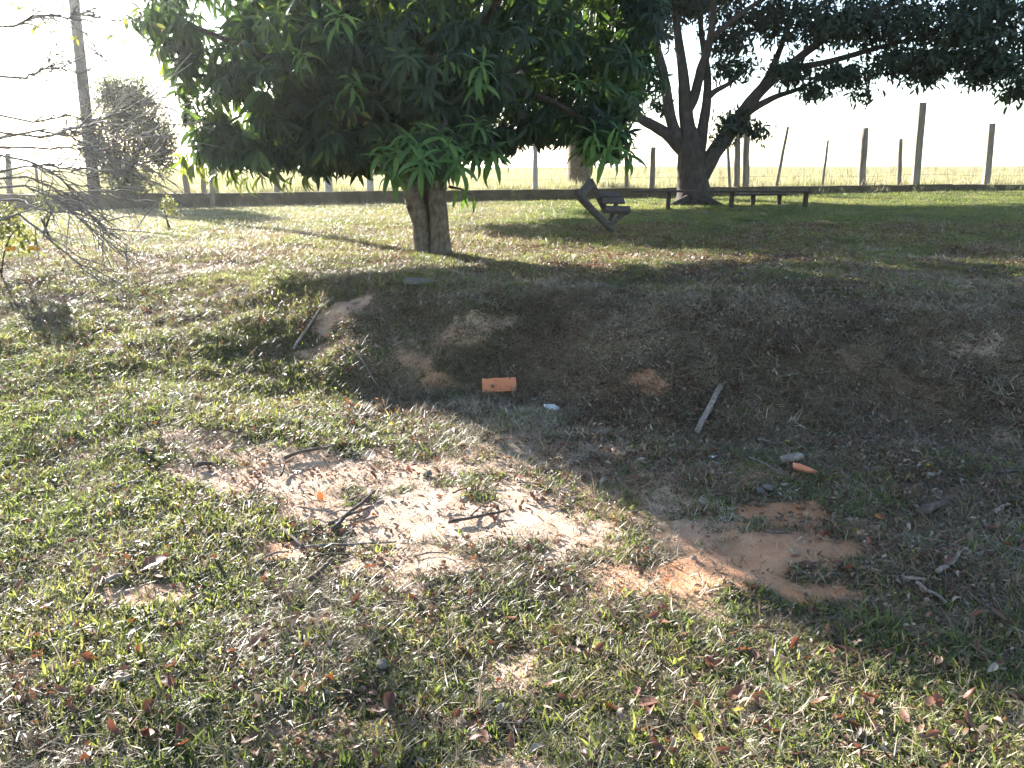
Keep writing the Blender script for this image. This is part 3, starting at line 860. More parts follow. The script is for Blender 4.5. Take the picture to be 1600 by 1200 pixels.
# one low twig with hanging leaves right of the trunk
limb([mp(702, 292, -.05), mp(722, 296, -.2), mp(738, 306, -.25)], [.016, .010, .006], 6, M['bark2'], mango, 'limb', 77)
for j, (px, py) in enumerate([(712, 296), (722, 298), (730, 300), (738, 306)]):
    lf = link('leaf', single[j], None, mango)
    R = Euler((-1.2, random.uniform(-.4, .4), random.uniform(-.6, .6))).to_matrix().to_4x4()
    lf.matrix_parent_inverse = Matrix.Identity(4)
    lf.matrix_basis = Matrix.Translation(mp(px, py, -.15) - base) @ R @ Matrix.Diagonal((.22, .22, .22, 1))

# ------------------------------------------------------------------ spreading tree on the right
DT = 18.6
tb = P(1085, 316, DT); tb.z = ground_at(tb.x, tb.y)
tree2 = empty('spreading_tree', tb, 'wide spreading dark tree with many forked limbs standing behind the long bench', 'tree')
def tp(px, py, dd=0.0): return P(px, py, DT + dd)
limb([tp(1083, 326), tp(1084, 308), tp(1082, 280), tp(1080, 245), tp(1078, 218), tp(1075, 195)], [.50, .40, .34, .31, .25, .13], 18, M['bark2'], tree2, 'trunk', 31, .08)
LIMBS = [
    ([tp(1072, 240), tp(1040, 208), tp(1000, 185), tp(975, 165), tp(950, 135, -.2)], [.17, .13, .10, .08, .05]),
    ([tp(1062, 225), tp(1048, 185), tp(1040, 135), tp(1030, 90), tp(1012, 30, -.3), tp(1000, -40, -.4)], [.15, .12, .11, .10, .08, .04]),
    ([tp(1076, 210), tp(1070, 160), tp(1068, 120), tp(1060, 60, .3), tp(1050, -40, .5)], [.18, .14, .12, .09, .05]),
    ([tp(1072, 175), tp(1085, 150), tp(1095, 110, -.2), tp(1110, 60, -.4), tp(1118, -30, -.8)], [.13, .11, .10, .08, .04]),
    ([tp(1092, 240), tp(1098, 200), tp(1104, 160), tp(1105, 110, .4), tp(1095, 40, .6), tp(1100, -40, .8)], [.15, .12, .10, .08, .06, .04]),
    ([tp(1104, 155), tp(1118, 142), tp(1140, 130), tp(1165, 110)], [.07, .06, .045, .02]),
    ([tp(1095, 275), tp(1115, 240), tp(1140, 208), tp(1165, 170), tp(1190, 140), tp(1225, 110), tp(1275, 70, -.5), tp(1340, 30, -1), tp(1430, -10, -1.5)], [.20, .18, .16, .14, .12, .10, .08, .06, .03]),
    ([tp(1160, 182), tp(1185, 165), tp(1215, 150), tp(1245, 140), tp(1285, 122)], [.09, .075, .06, .045, .02]),
    ([tp(1165, 170), tp(1200, 120, .5), tp(1225, 60, .9), tp(1250, -20, 1.2)], [.10, .08, .06, .03]),
    ([tp(1225, 110), tp(1300, 95, -.4), tp(1370, 75, -.8), tp(1440, 60, -1.2), tp(1510, 70, -1.6)], [.08, .06, .05, .035, .015]),
    ([tp(1040, 135), tp(1020, 125), tp(1000, 118), tp(980, 115)], [.05, .045, .035, .02]),
    ([tp(1110, 60, -.4), tp(1160, 20, -.8), tp(1220, -20, -1.2)], [.06, .05, .03]),
    ([tp(1052, 60), tp(1000, 40, .3), tp(960, 20, .4)], [.05, .04, .02]),
]
for i, (pp, rr_) in enumerate(LIMBS):
    limb(pp, rr_, 10, M['bark2'], tree2, 'limb', 40 + i)
# surface roots
limb([tp(1075, 312, -.3), tp(1055, 320, -.5), tp(1040, 326, -.7)], [.12, .08, .03], 8, M['bark2'], tree2, 'root', 60)
limb([tp(1092, 312, -.3), tp(1112, 316, -.4), tp(1130, 322, -.4)], [.12, .08, .03], 8, M['bark2'], tree2, 'root', 61)

fol = Foliage(STEMP)
TL = [(1000, 10, .6, (.8, 1.0, .7), 60), (1010, 110, .2, (.4, .7, .25), 18), (1090, 0, .9, (1.0, 1.2, .6), 70), (1135, 60, .6, (.7, .8, .4), 40), (1145, 105, .2, (.55, .8, .25), 26), (1200, 20, .5, (1.1, 1.2, .6), 80), (1235, 110, -.2, (.6, .8, .25), 42),
      (1290, 35, -.4, (1.1, 1.4, .6), 95), (1315, 115, -.6, (.8, .9, .2), 44), (1390, 30, -1, (1.1, 1.4, .6), 100), (1400, 95, -1.2, (.8, .9, .25), 52), (1500, 40, -1.6, (1.2, 1.4, .65), 130),
      (1480, 90, -1.6, (.7, .8, .28), 46), (1555, 100, -1.8, (.75, .9, .45), 84), (1640, 60, -1.8, (1.2, 1.4, .8), 110), (1560, -10, -1.5, (1.2, 1.4, .8), 90), (1150, 190, 0, (.5, .5, .25), 26), (1128, 212, .1, (.28, .35, .17), 12), (1270, 140, -.4, (.5, .6, .12), 14),
      (1180, -80, 0, (2.4, 2.6, .8), 150), (1420, -80, -1, (2.4, 2.4, .8), 150), (1000, -80, .4, (1.6, 2, .8), 90), (1700, -20, -1, (1.8, 2, 1), 100), (1030, 165, .3, (.25, .3, .15), 7), (1185, 203, -.1, (.22, .3, .09), 8), (1200, -200, 0, (2.6, 2.8, .8), 110), (1450, -200, -1, (2.6, 2.6, .8), 110),
      (1345, 145, -.8, (.4, .4, .08), 7), (1450, 118, -1.3, (.5, .5, .12), 14), (1590, 140, -1.8, (.35, .4, .15), 16)]
for (px, py, dd, r, n) in TL:
    pts_, out = lobe_points(tp(px, py, dd), r, int(n * (2.1 if px < 1300 and py < 60 else 1.75)), 0.15)
    lt = 0.35 + (0.12 if px > 1450 else 0)
    for p, d in zip(pts_, out):
        nl = int(rng.integers(7, 13))
        o_, dr, up, L = rosette(p, d + np.array([0, 0, .2]), nl, .20, (.3, 2.0), .6)
        o_ = o_ + rng.normal(0, .09, o_.shape)
        fol.add(int(rng.integers(0, 2)), o_, dr, up, L, np.clip(rng.normal(lt, .14, nl), 0, 1))
tag(fol.build('crown', M['tree2'], tree2), kind='stuff')

# ------------------------------------------------------------------ tree beyond the wall, its unseen crown shaped to shade the lawn
x_, y_ = wall_hit(905, 2.2)
b3 = Vector((x_, y_, ground_at(x_, y_)))
tree3 = empty('background_tree', b3, 'tree with a thick pale straight trunk behind the wall, crown hidden by the mango', 'tree')
t3 = P(903, 120, y_)
limb([b3 - Vector((0, 0, .2)), b3.lerp(t3, .3), b3.lerp(t3, .7), t3, t3 + Vector((-.2, .1, 1.2))], [.37, .33, .30, .26, .15], 14, M['bark'], tree3, 'trunk', 71, .06)
for i, (dx, dy, dz) in enumerate([(-3.4, .3, 2.4), (2.8, -.4, 2.6), (.6, .6, 4.8), (-1.6, -.3, 5.0), (-4.0, 0, 5.2), (1.2, -.6, 1.6), (-5.2, -5.0, 1.0), (-2.8, -5.0, 1.0), (-1.4, -4.8, 1.0), (-5.6, 0, 1.2), (-6.6, -5.0, .4), (-3.4, -5.0, -.3)]):
    limb([t3, t3 + Vector((dx * .5, dy * .5, dz * .6)), t3 + Vector((dx, dy, dz))], [.16, .1, .04], 8, M['bark2'], tree3, 'limb', 72 + i)
fol = Foliage(STEMP)
for (dx, dy, dz, r, n) in [(-1.2, 0, 1.4, (1.7, 1.8, .9), 150), (1.3, 0, 1.5, (1.7, 1.8, .9), 150), (0, .3, 2.9, (2.6, 2.4, 1.2), 220), (0, -.6, 1.2, (1.3, 1.2, .7), 90), (-3.2, .2, 2.1, (1.9, 1.8, 1.1), 170), (-4.6, -.2, 3.2, (1.5, 1.6, 1.1), 130),
                           (-2.0, 0, 4.2, (2.4, 2.2, 1.2), 200), (1.6, .2, 4.3, (2.4, 2.2, 1.2), 190), (3.2, .2, 2.8, (1.8, 1.8, 1.1), 150),
                           (-4.2, 0, 5.0, (2.4, 2.2, 1.3), 220), (-1.0, 0, 5.8, (2.4, 2.2, 1.2), 200), (-5.2, 0, 6.4, (2.0, 2.0, 1.1), 140),
                           (-5.6, -5.2, 1.0, (1.5, 1.5, .9), 140), (-3.6, -5.2, .9, (1.5, 1.6, .95), 150), (-1.9, -5.2, .9, (1.3, 1.5, .85), 130), (-3.6, -2.8, 2.0, (2.0, 1.4, .9), 120),  # hidden lobes reaching forward, added to cast shade on the lawn
                           (-3.2, 0, 1.0, (1.6, 1.5, .8), 140), (-5.0, 0, 1.2, (1.6, 1.5, .8), 140), (-6.4, 0, 1.3, (1.5, 1.5, .8), 120), (-1.6, .2, .8, (1.5, 1.4, .7), 120),
                           (-4.4, -5.2, -.45, (1.4, 1.2, .6), 90), (-6.9, -5.2, .4, (1.2, 1.3, .7), 90), (-2.9, -5.2, -.5, (1.2, 1.2, .55), 80)]:
    pts_, out = lobe_points(t3 + Vector((dx, dy, dz)), r, int(n * 2.0), .2)
    for p, d in zip(pts_, out):
        o_, dr, up, L = rosette(p, d + np.array([0, 0, .2]), 9, .34, (.3, 2.0), .6)
        fol.add(int(rng.integers(0, 2)), o_ + rng.normal(0, .08, o_.shape), dr, up, L, np.clip(rng.normal(.4, .14, 9), 0, 1))
tag(fol.build('crown', M['tree2'], tree3), kind='stuff')

# ------------------------------------------------------------------ shrubs on the left
def bush(name, pxs, base_px, base_py, lobes, label, cat, mat, L=.07, stems=5, r=.03, nl=7, bark='bark2', top=None):
    g = G(base_px, base_py)
    rt = empty(name, g, label, cat)
    for i in range(stems):
        a, b_ = pxs
        tx = a + (b_ - a) * (i + .5) / stems + random.uniform(-8, 8)
        ty = random.uniform(*top)
        p0 = g + Vector((random.uniform(-.25, .25) * (1 if stems > 3 else .2), random.uniform(-.2, .2), -.05)); p3 = P(tx, ty, g.y + random.uniform(-.4, .4))
        limb([p0, p0.lerp(p3, .4) + Vector((random.uniform(-.1, .1), 0, .1)), p3], [r, r * .7, r * .25], 7, M[bark], rt, 'stem', 100 + i)
    fo = Foliage(STEMP)
    for (px, py, dd, rr_, n) in lobes:
        pts_, out = lobe_points(P(px, py, g.y + dd), [q * g.y / 17 for q in rr_], int(n * (2.3 if g.y > 15 else 1.3)), .15)
        for p, d in zip(pts_, out):
            o_, dr, up, LL = rosette(p, d + np.array([0, 0, .5]), nl, L, (.2, 1.8), .2)
            fo.add(int(rng.integers(0, 2)), o_ + rng.normal(0, L * .6, o_.shape), dr, up, LL, np.clip(rng.normal(.5, .2, nl), 0, 1))
    tag(fo.build('crown', M[mat], rt), kind='stuff')
    return rt
bush('tall_shrub', (130, 260), 190, 322, [(190, 165, 0, (.6, .7, .65), 120), (150, 215, 0, (.45, .6, .6), 90), (235, 200, 0, (.55, .7, .7), 120), (190, 245, 0, (.9, .9, .6), 130), (170, 140, 0, (.3, .3, .35), 34), (215, 145, 0, (.3, .3, .4), 34), (200, 290, 0, (.75, .7, .25), 40), (255, 235, 0, (.35, .4, .5), 45)],
     'tall grey green many stemmed shrub in front of the utility pole', 'shrub', 'shrub', .14, 8, .06, 11, top=(130, 220))
bush('sapling', (255, 275), 267, 362, [(265, 325, 0, (.14, .14, .25), 22), (262, 312, 0, (.1, .1, .12), 8)],
     'small thin leafy sapling on the lawn right of the tall shrub', 'sapling', 'citrus', .07, 2, .012, 6, top=(300, 320))
bush('low_bush', (50, 100), 72, 372, [(70, 310, 0, (.28, .3, .3), 30), (72, 340, 0, (.22, .2, .2), 14)],
     'low thin green bush on the lawn left of the tall shrub', 'bush', 'shrub', .075, 3, .02, 6, top=(300, 330))
cb = bush('citrus_bush', (-20, 50), 12, 432, [(15, 345, 0, (.22, .3, .28), 30), (40, 375, 0, (.16, .2, .1), 12), (8, 375, 0, (.15, .2, .12), 12)],
     'small fruiting citrus bush with yellow green leaves at the far left', 'bush', 'citrus', .085, 3, .009, 6, top=(330, 370))
for (px, py) in [(12, 389), (21, 388), (48, 387), (57, 388)]:
    mb = MB(); c = P(px, py, cb.location.y - .15); vs_ = []; fs = []
    for i in range(7):
        th = math.pi * i / 6
        for k in range(10):
            a = 2 * math.pi * k / 10
            vs_.append(c + Vector((math.sin(th) * math.cos(a), math.sin(th) * math.sin(a), math.cos(th) * .93)) * .024)
    for i in range(6):
        for k in range(10):
            fs.append((i*10+k, i*10+(k+1) % 10, (i+1)*10+(k+1) % 10, (i+1)*10+k))
    mb.add(vs_, fs); mb.build('fruit', M['fruit'], cb)

# bare branched tree just outside the left edge, its boughs reaching into view
gb = Vector((-4.35, 4.9, ground_at(-4.35, 4.9)))
bare = empty('bare_tree', gb, 'nearly leafless tree at the left edge with thin grey twigs drooping into view', 'tree')
hub = gb + Vector((.05, 0, 1.75))
limb([gb - Vector((0, 0, .1)), gb + Vector((-.04, 0, .6)), gb + Vector((.03, .02, 1.2)), hub, hub + Vector((.1, 0, 1.0)), hub + Vector((-.1, .1, 2.0))], [.10, .085, .075, .06, .04, .015], 10, M['twig'], bare, 'trunk', 111, .1)
def twig_tree(pts_, r0, n_sub, seed, depth=0):
    rr_ = random.Random(seed)
    pts_ = [Vector(p) for p in pts_]
    n = len(pts_)
    limb(pts_, [r0 * (1 - .8 * i / (n - 1)) for i in range(n)], 5, M['twig'], bare, 'branch' if depth == 0 else 'twig', seed, 0.05)
for bi, (st, pxs_, dd) in enumerate([
    (1.5, [(60, 202), (110, 215), (160, 238), (205, 262)], 4.9),
    (1.55, [(60, 215), (140, 196), (200, 170), (262, 150)], 4.8),
    (1.2, [(40, 290), (85, 310), (130, 345), (190, 391)], 4.6),
    (1.0, [(30, 335), (70, 368), (115, 405), (165, 448)], 4.6),
    (1.35, [(45, 250), (95, 280), (135, 330), (172, 372)], 4.7),
    (1.45, [(50, 232), (120, 232), (190, 225), (275, 185)], 5.1),
    (1.3, [(40, 258), (110, 262), (180, 268), (255, 232)], 5.2),
    (1.8, [(40, 120), (70, 106), (100, 105), (130, 118)], 4.7),
    (2.1, [(20, 40), (60, 22), (110, 30), (150, 10)], 4.6),
    (1.25, [(30, 310), (70, 330), (110, 330), (165, 352)], 4.9), (1.6, [(50, 190), (110, 180), (150, 188), (215, 205)], 5.3), (1.2, [(40, 275), (100, 300), (150, 300), (230, 318)], 5.2)]):
    pp = [gb + Vector((.05, 0, st))] + [P(a, b_, dd + .12 * math.sin(i * 2 + bi)) for i, (a, b_) in enumerate(pxs_)]
    bm = MB(); main = [pp[0]]
    seg = []
    for i in range(len(pp) - 1):
        for k in range(5):
            seg.append(pp[i].lerp(pp[i + 1], k / 5) + Vector((random.uniform(-1, 1), random.uniform(-1, 1), random.uniform(-1, 1))) * (.022 if i == 0 and k > 0 else .008) + Vector((0, 0, .05 * math.sin(k * 1.3 + bi * 2.1) if i == 0 and k > 0 else 0)))
    seg.append(pp[-1])
    n = len(seg)
    bm.tube(seg, [.0085 * (1 - .65 * i / n) for i in range(n)], 5, .1, False, bi)
    for i in range(3, n - 1):
        for rep in range(random.choice([0, 0, 1] if bi in (3, 9) else [1, 1, 2])):
            d0 = (seg[i + 1] - seg[i - 1]).normalized()
            d = (d0 + Vector((random.uniform(-.4, .8), random.uniform(-.7, .7), random.uniform(-.75, .75)))).normalized()
            L = random.uniform(.12, .55); q = [seg[i]]
            for j in range(5):
                d = (d + Vector((random.uniform(-.25, .25), random.uniform(-.25, .25), random.uniform(-.3, .18)))).normalized()
                q.append(q[-1] + d * L / 5)
            bm.tube(q, [.0042 - .0005 * j for j in range(6)], 4, 0, False)
            if random.random() < .6:
                d2 = (d + Vector((random.uniform(-.8, .8), random.uniform(-.6, .6), random.uniform(-.8, .8)))).normalized()
                bm.tube([q[2], q[2] + d2 * L * .3, q[2] + d2 * L * .5 + Vector((0, 0, -.02))], [.004, .0034, .0028], 4, 0, False)
    bm.build('branch', M['twig'], bare)
fo = Foliage(STEMP)
for (px, py) in [(8, 20), (22, 6), (30, 18), (18, 30), (35, 8), (85, 22), (66, 36), (98, 20), (42, 62), (58, 40), (12, 45), (120, 60), (92, 52), (180, 55), (186, 63), (200, 47), (255, 45), (262, 122), (245, 108)]:
    nl = 2
    o_, dr, up, LL = rosette(P(px, py, 4.6), (random.uniform(-1, 1), random.uniform(-1, 1), -.2), nl, .055, (.3, 1.5), .3)
    fo.add(0, o_, dr, up, LL, np.clip(rng.normal(.7, .25, nl), 0, 1))
tag(fo.build('foliage', M['citrus'], bare), kind='stuff')

# ------------------------------------------------------------------ broken wooden seat
gs = G(962, 366)
D0 = gs.y
seat = empty('wooden_chair', gs, 'broken weathered wooden slatted chair tipped over on the grass right of the mango trunk', 'chair')
def sp(px, py, dd): return P(px, py, D0 + dd)
def part(name, p0, p1, w, h, up=(0, 0, 1), mat='seat'):
    mb = MB(); mb.beam(p0, p1, w, h, up, .003, 4); return mb.build(name, M[mat], seat, False)
limb([sp(898, 298, -.05), sp(918, 320, -.06), sp(940, 343, -.04), sp(962, 366, -.05)], [.052, .055, .05, .046], 9, M['seat'], seat, 'side_rail', 5, .12)
part('side_rail', sp(921, 281, .42), sp(948, 332, .42), .09, .08, (0, 1, 0))
pa, pb_ = sp(909, 303, .0), sp(925, 283, .42)
part('back_plank', pa, pb_, .13, .03, (pb_ - pa).cross(sp(961, 365, -.05) - sp(899, 299, -.05)).normalized())
for a_, b_, dd in (((938, 304), (968, 304), .40), ((942, 314), (976, 314), .22), ((947, 326), (985, 327), .02)):
    part('seat_slat', sp(*a_, dd), sp(*b_, dd), .15, .026, (0, -.45, 1))
part('seat_leg', sp(978, 331, .05), sp(952, 352, .02), .07, .06, (0, 1, 0))
part('seat_leg', sp(966, 308, .42), sp(953, 345, .40), .06, .06, (0, 1, 0))
part('crossbar', sp(940, 330, .0), sp(982, 333, .03), .05, .045, (0, 1, 0))

# ------------------------------------------------------------------ benches
def bench(px0, px1, pyt, legs, d, label, wd=.24):
    c = P((px0 + px1) / 2, pyt, d)
    rt = empty('bench', (c.x, c.y, ground_at(c.x, c.y)), label, 'bench', None)
    mb = MB(); mb.beam(P(px0, pyt, d), P(px1, pyt, d), wd, .04, (0, 0, 1), .004, 8); mb.build('seat_plank', M['bench'], rt, False)
    for px in legs:
        t = P(px, pyt, d); b_ = Vector((t.x, t.y, ground_at(t.x, t.y) - .08))
        mb = MB(); mb.beam(t - Vector((0, 0, .022)), b_, .085, .085, (0, 1, 0), .004, 3); mb.build('leg', M['bench'], rt, False)
bench(985, 1265, 299, [1045, 1144, 1260], 17.0, 'long low dark plank bench in front of the spreading tree')
bench(1150, 1226, 304, [1177, 1218], 17.9, 'short low plank bench behind the right end of the long bench')

# ------------------------------------------------------------------ things on the ground
def place(o, px, py, rot=(0, 0, 0), lift=0.0):
    o.location = G(px, py, lift); o.rotation_euler = rot; return o
def box_mesh(name, sx, sy, sz, jit=0.004, cuts=2, hollow=False):
    mb = MB(); mb.beam((-sx / 2, 0, 0), (sx / 2, 0, 0), sy, sz, (0, 0, 1), jit, cuts); return mb.mesh(name, False)

# clay brick lying against the foot of the bank
g = G(780, 612)
brick = empty('clay_brick', g, 'flat orange clay brick piece propped on edge at the foot of the bank', 'brick')
ax = P(806, 590, g.y) - P(754, 593, g.y)
w = ax.length
me = MB(); me.beam(P(754, 603, g.y), P(807, 600, g.y), .032, .10, (0, .5, 1), .003, 6); me.build('body', M['clay'], brick, False)
me = MB(); pc = P(770, 603, g.y - .018)
vs_ = [pc + Vector((.012 * math.cos(a) * random.uniform(.6, 1.2), -.004 - .006 * k, .016 * math.sin(a) * random.uniform(.6, 1.2))) for k in (0, 1) for a in np.linspace(0, 5.6, 8)]
me.add(vs_, [(i, (i + 1) % 8, 8 + (i + 1) % 8, 8 + i) for i in range(8)] + [tuple(range(8, 16))]); me.build('chip', M['darkstone'], brick, False)

def chunk(name, outline, th, seed, chip=.006):
    """irregular flat piece from an outline, with chipped edges"""
    rr_ = random.Random(seed); pts_ = []
    n = len(outline)
    for i in range(n):
        a, b_ = Vector(outline[i]), Vector(outline[(i + 1) % n])
        k_ = max(1, int((b_ - a).length / .02))
        for q in range(k_):
            p = a.lerp(b_, q / k_)
            pts_.append(p + Vector((rr_.uniform(-chip, chip), rr_.uniform(-chip, chip))))
    m = len(pts_); mb = MB(); c = sum(pts_, Vector((0, 0))) / m
    lay = [(1.0, -th / 2), (1.0, th * .25), (.95, th / 2)]
    vs_ = [((c + (p - c) * s_).x, (c + (p - c) * s_).y, z_ + rr_.uniform(-.1, .1) * th) for s_, z_ in lay for p in pts_]
    fs = [(l * m + i, l * m + (i + 1) % m, (l + 1) * m + (i + 1) % m, (l + 1) * m + i) for l in range(2) for i in range(m)]
    fs += [tuple(range(m - 1, -1, -1)), tuple(2 * m + i for i in range(m))]
    mb.add(vs_, fs); return mb.mesh(name, False)
o = link('tile_piece', chunk('tile_piece', [(-.052, .03), (.02, .045), (.055, -.012), (.015, -.05), (-.03, -.03)], .011, 3, .003), M['white']); place(o, 861, 643, (.12, .04, -.1), .03)
tag(o, 'small white broken tile lying in the shade below the orange brick', 'tile')
mb = MB(); a = G(1088, 681, .02); b_ = P(1126, 606, a.y + .42)
gh = ground_at(b_.x, b_.y); b_.z = max(b_.z, gh + .02)
mb.beam(a, b_, .034, .016, (0, -.5, 1), .003, 6); o = mb.build('wooden_plank', M['stick'], None, False)
tag(o, 'narrow pale grey plank leaning up the shaded bank', 'plank')
o = link('wood_offcut', chunk('wood_offcut', [(-.068, -.018), (-.06, .02), (.02, .026), (.07, .012), (.064, -.024), (-.01, -.026)], .022, 5, .003), M['stick']); place(o, 1236, 725, (.1, -.1, .3), .032)
tag(o, 'short pale grey wood offcut beside the orange clay shard', 'wood')
o = link('clay_shard', chunk('clay_shard', [(-.06, .022), (-.02, .026), (.04, .008), (.072, -.006), (.03, -.018), (-.05, -.014)], .016, 6, .003), M['clay']); place(o, 1255, 740, (.35, .12, -.35), .026)
tag(o, 'thin orange clay shard lying on the shaded dry grass', 'shard')
o = link('flat_slab', chunk('flat_slab', [(-.16, -.08), (-.13, .09), (.02, .11), (.16, .07), (.14, -.1), (0, -.12)], .03, 8, .008), M['slab']); place(o, 660, 441, (.03, .02, .1), .012)
tag(o, 'flat grey slab in the grass just below the mango trunk', 'slab')
o = link('flat_slab', chunk('flat_slab', [(-.2, -.09), (-.17, .1), (.05, .12), (.21, .06), (.17, -.11), (0, -.12)], .03, 9, .008), M['slab']); place(o, 930, 449, (.02, .03, -.05), .004)
tag(o, 'flat dull slab set in the shaded grass at the bank top', 'slab')

LM = [(780, 600, 'the orange brick'), (861, 643, 'the white tile'), (1105, 645, 'the leaning plank'), (1236, 725, 'the wood offcut'), (1255, 742, 'the clay shard'), (1195, 772, 'the two dark lumps'),
      (1455, 804, 'the grey log'), (1485, 888, 'the pale curved stick'), (1455, 940, 'the crooked pale stick'), (1180, 870, 'the orange earth'), (1250, 920, 'the tip of the orange earth'), (1040, 900, 'the orange soil spot'),
      (640, 810, 'the bright sand'), (760, 830, 'the right end of the sand'), (500, 788, 'the bright orange leaf'), (503, 898, 'the short thick dark stick'), (495, 710, 'the dark forked stick'), (550, 808, 'the dark diagonal stick'),
      (240, 894, 'the big brown leaf'), (598, 1047, 'the round pale stone'), (192, 1070, 'the brown stone'), (410, 1038, 'the white flat stone'), (228, 714, 'the dark log chunk'), (668, 746, 'the dark stone'),
      (550, 638, 'the two red brown leaves'), (490, 510, 'the long pale stick'), (800, 692, 'the shadow edge leaf'), (1083, 878, 'the sunny edge stone'), (1112, 718, 'the small white stone'), (1452, 747, 'the pale stone'),
      (1268, 965, 'the earth tip leaf'), (1525, 972, 'the dark red leaf'), (150, 1180, 'the lower left corner'), (1500, 1180, 'the lower right corner'), (800, 1195, 'the middle of the bottom edge'),
      (1590, 620, 'the right edge of the bank'), (30, 900, 'the left edge'), (1000, 1080, 'the lit lower centre'), (800, 950, 'the grass below the sand'), (1580, 1050, 'the right edge'), (1300, 1080, 'the lower shadow edge')]
def near_words(px, py):
    q = min(LM, key=lambda m: (m[0] - px) ** 2 + ((m[1] - py) * 1.6) ** 2)
    dx, dy = px - q[0], (py - q[1]) * 1.4
    if abs(dx) < 22 and abs(dy) < 14: return 'close against ' + q[2]
    if abs(dx) > 2.2 * abs(dy): w = 'left of ' if dx < 0 else 'right of '
    elif abs(dy) > 2.2 * abs(dx): w = 'behind ' if dy < 0 else 'in front of '
    else: w = ('behind ' if dy < 0 else 'before ') + ('and left of ' if dx < 0 else 'and right of ')
    return ('just ' if abs(dx) + abs(dy) < 60 else '') + w + q[2]
def path_on_ground(pxs_, lift=.008, wob=0.004):
    pts_ = []
    for (a, b_) in pxs_:
        g = G(a, b_, lift); pts_.append(g)
    out = []
    for i in range(len(pts_) - 1):
        for k in range(4):
            p = pts_[i].lerp(pts_[i + 1], k / 4)
            out.append(p + Vector((random.uniform(-wob, wob), random.uniform(-wob, wob), 0)))
    out.append(pts_[-1])
    for p in out:
        p.z = max(p.z, ground_at(p.x, p.y) + lift * .5)
    return out
def stick(pxs_, r, mat, label, cat='stick', group=None, name='stick', lift=None, fork=None):
    pts_ = path_on_ground(pxs_, r + .012 if lift is None else lift)
    n = len(pts_)
    mb = MB(); mb.tube(pts_, [r * (1 - .45 * i / n) for i in range(n)], 7, .22, True, n)
    if fork:
        q = path_on_ground(fork, r + .012); mb.tube(q, [r * .6 * (1 - .5 * i / len(q)) for i in range(len(q))], 6, .2, True, n)
    o = mb.build(name, M[mat]); tag(o, label, cat, group); return o
stick([(459, 552), (480, 520), (500, 490), (522, 470)], .012, 'stick', 'long pale stick curving up the bare bank left of centre', lift=.03)
stick([(552, 548), (565, 565), (578, 590), (590, 607)], .009, 'stick', 'crooked pale twig running down the bank beside the bare earth', lift=.02)
stick([(445, 722), (470, 712), (510, 706), (548, 697)], .011, 'darkstick', 'dark forked stick lying at the upper left of the sandy patch', fork=[(440, 750), (446, 730), (460, 722)])
stick([(520, 835), (540, 815), (565, 795), (586, 775)], .012, 'darkstick', 'dark stick lying diagonally across the sandy patch')
stick([(515, 828), (545, 812), (578, 800)], .010, 'darkstick', 'second dark stick crossing below the diagonal one on the sand')
stick([(486, 913), (502, 898), (520, 882)], .012, 'darkstick', 'short thick dark stick at the lower edge of the sand')
stick([(440, 835), (458, 848), (474, 862)], .010, 'darkstick', 'short dark twig sloping down at the left edge of the sand')
stick([(700, 823), (725, 818), (755, 812), (790, 806)], .009, 'darkstick', 'thin dark twig lying over the brightest sand', fork=[(735, 816), (750, 800), (765, 790)])
stick([(470, 862), (510, 858), (560, 856), (620, 853)], .006, 'twig', 'long thin twig along the lower edge of the sand')
stick([(1434, 812), (1455, 804), (1477, 796)], .026, 'darkstick', 'short thick grey log piece on the shaded grass at right', 'log')
stick([(1462, 901), (1478, 893), (1492, 882), (1499, 869)], .011, 'stick', 'pale curved stick in the shade near the right edge')
stick([(1410, 912), (1428, 913), (1444, 914)], .010, 'stick', 'short straight pale stick left of the curved one')
stick([(1432, 918), (1446, 930), (1460, 936), (1478, 952)], .009, 'stick', 'crooked pale stick below the short straight one')
stick([(1555, 808), (1564, 800), (1575, 795)], .011, 'stick', 'small pale bent stick close to the right edge')
stick([(1170, 720), (1195, 730), (1228, 748)], .006, 'twig', 'thin twig pointing at the orange clay shard')
stick([(1185, 692), (1200, 695), (1212, 699)], .008, 'stick', 'short pale twig right of the leaning plank')
stick([(1430, 845), (1480, 855), (1530, 872)], .006, 'twig', 'long thin twig above the pale curved stick')
stick([(1555, 855), (1580, 862), (1598, 868)], .006, 'twig', 'thin twig at the right edge below the log')
stick([(1555, 745), (1580, 742), (1605, 744)], .012, 'darkstick', 'dark stick lying at the right edge above the log')
stick([(178, 770), (205, 760), (232, 758)], .008, 'twig', 'thin grey twig in the grass left of the sand')
stick([(168, 917), (180, 912), (195, 907)], .012, 'stick', 'pale stick end beside the big brown leaf at left')
stick([(215, 715), (228, 713), (241, 716)], .022, 'darkstick', 'small dark log chunk in the left grass', 'log')
stick([(310, 735), (320, 732), (330, 733)], .016, 'darkstick', 'small dark wood chunk beside the dry tuft', 'log')
stick([(975, 332), (1000, 336), (1020, 342), (1040, 346)], .016, 'darkstick', 'fallen dark branch on the grass right of the broken seat', fork=[(1000, 336), (1015, 334), (1030, 337)])
stick([(380, 795), (402, 770), (408, 752)], .006, 'twig', 'thin upright twig at the left border of the sandy patch')
stick([(400, 885), (430, 870), (452, 868)], .006, 'twig', 'thin grey twig left of the short thick dark stick')
TWIGS = []
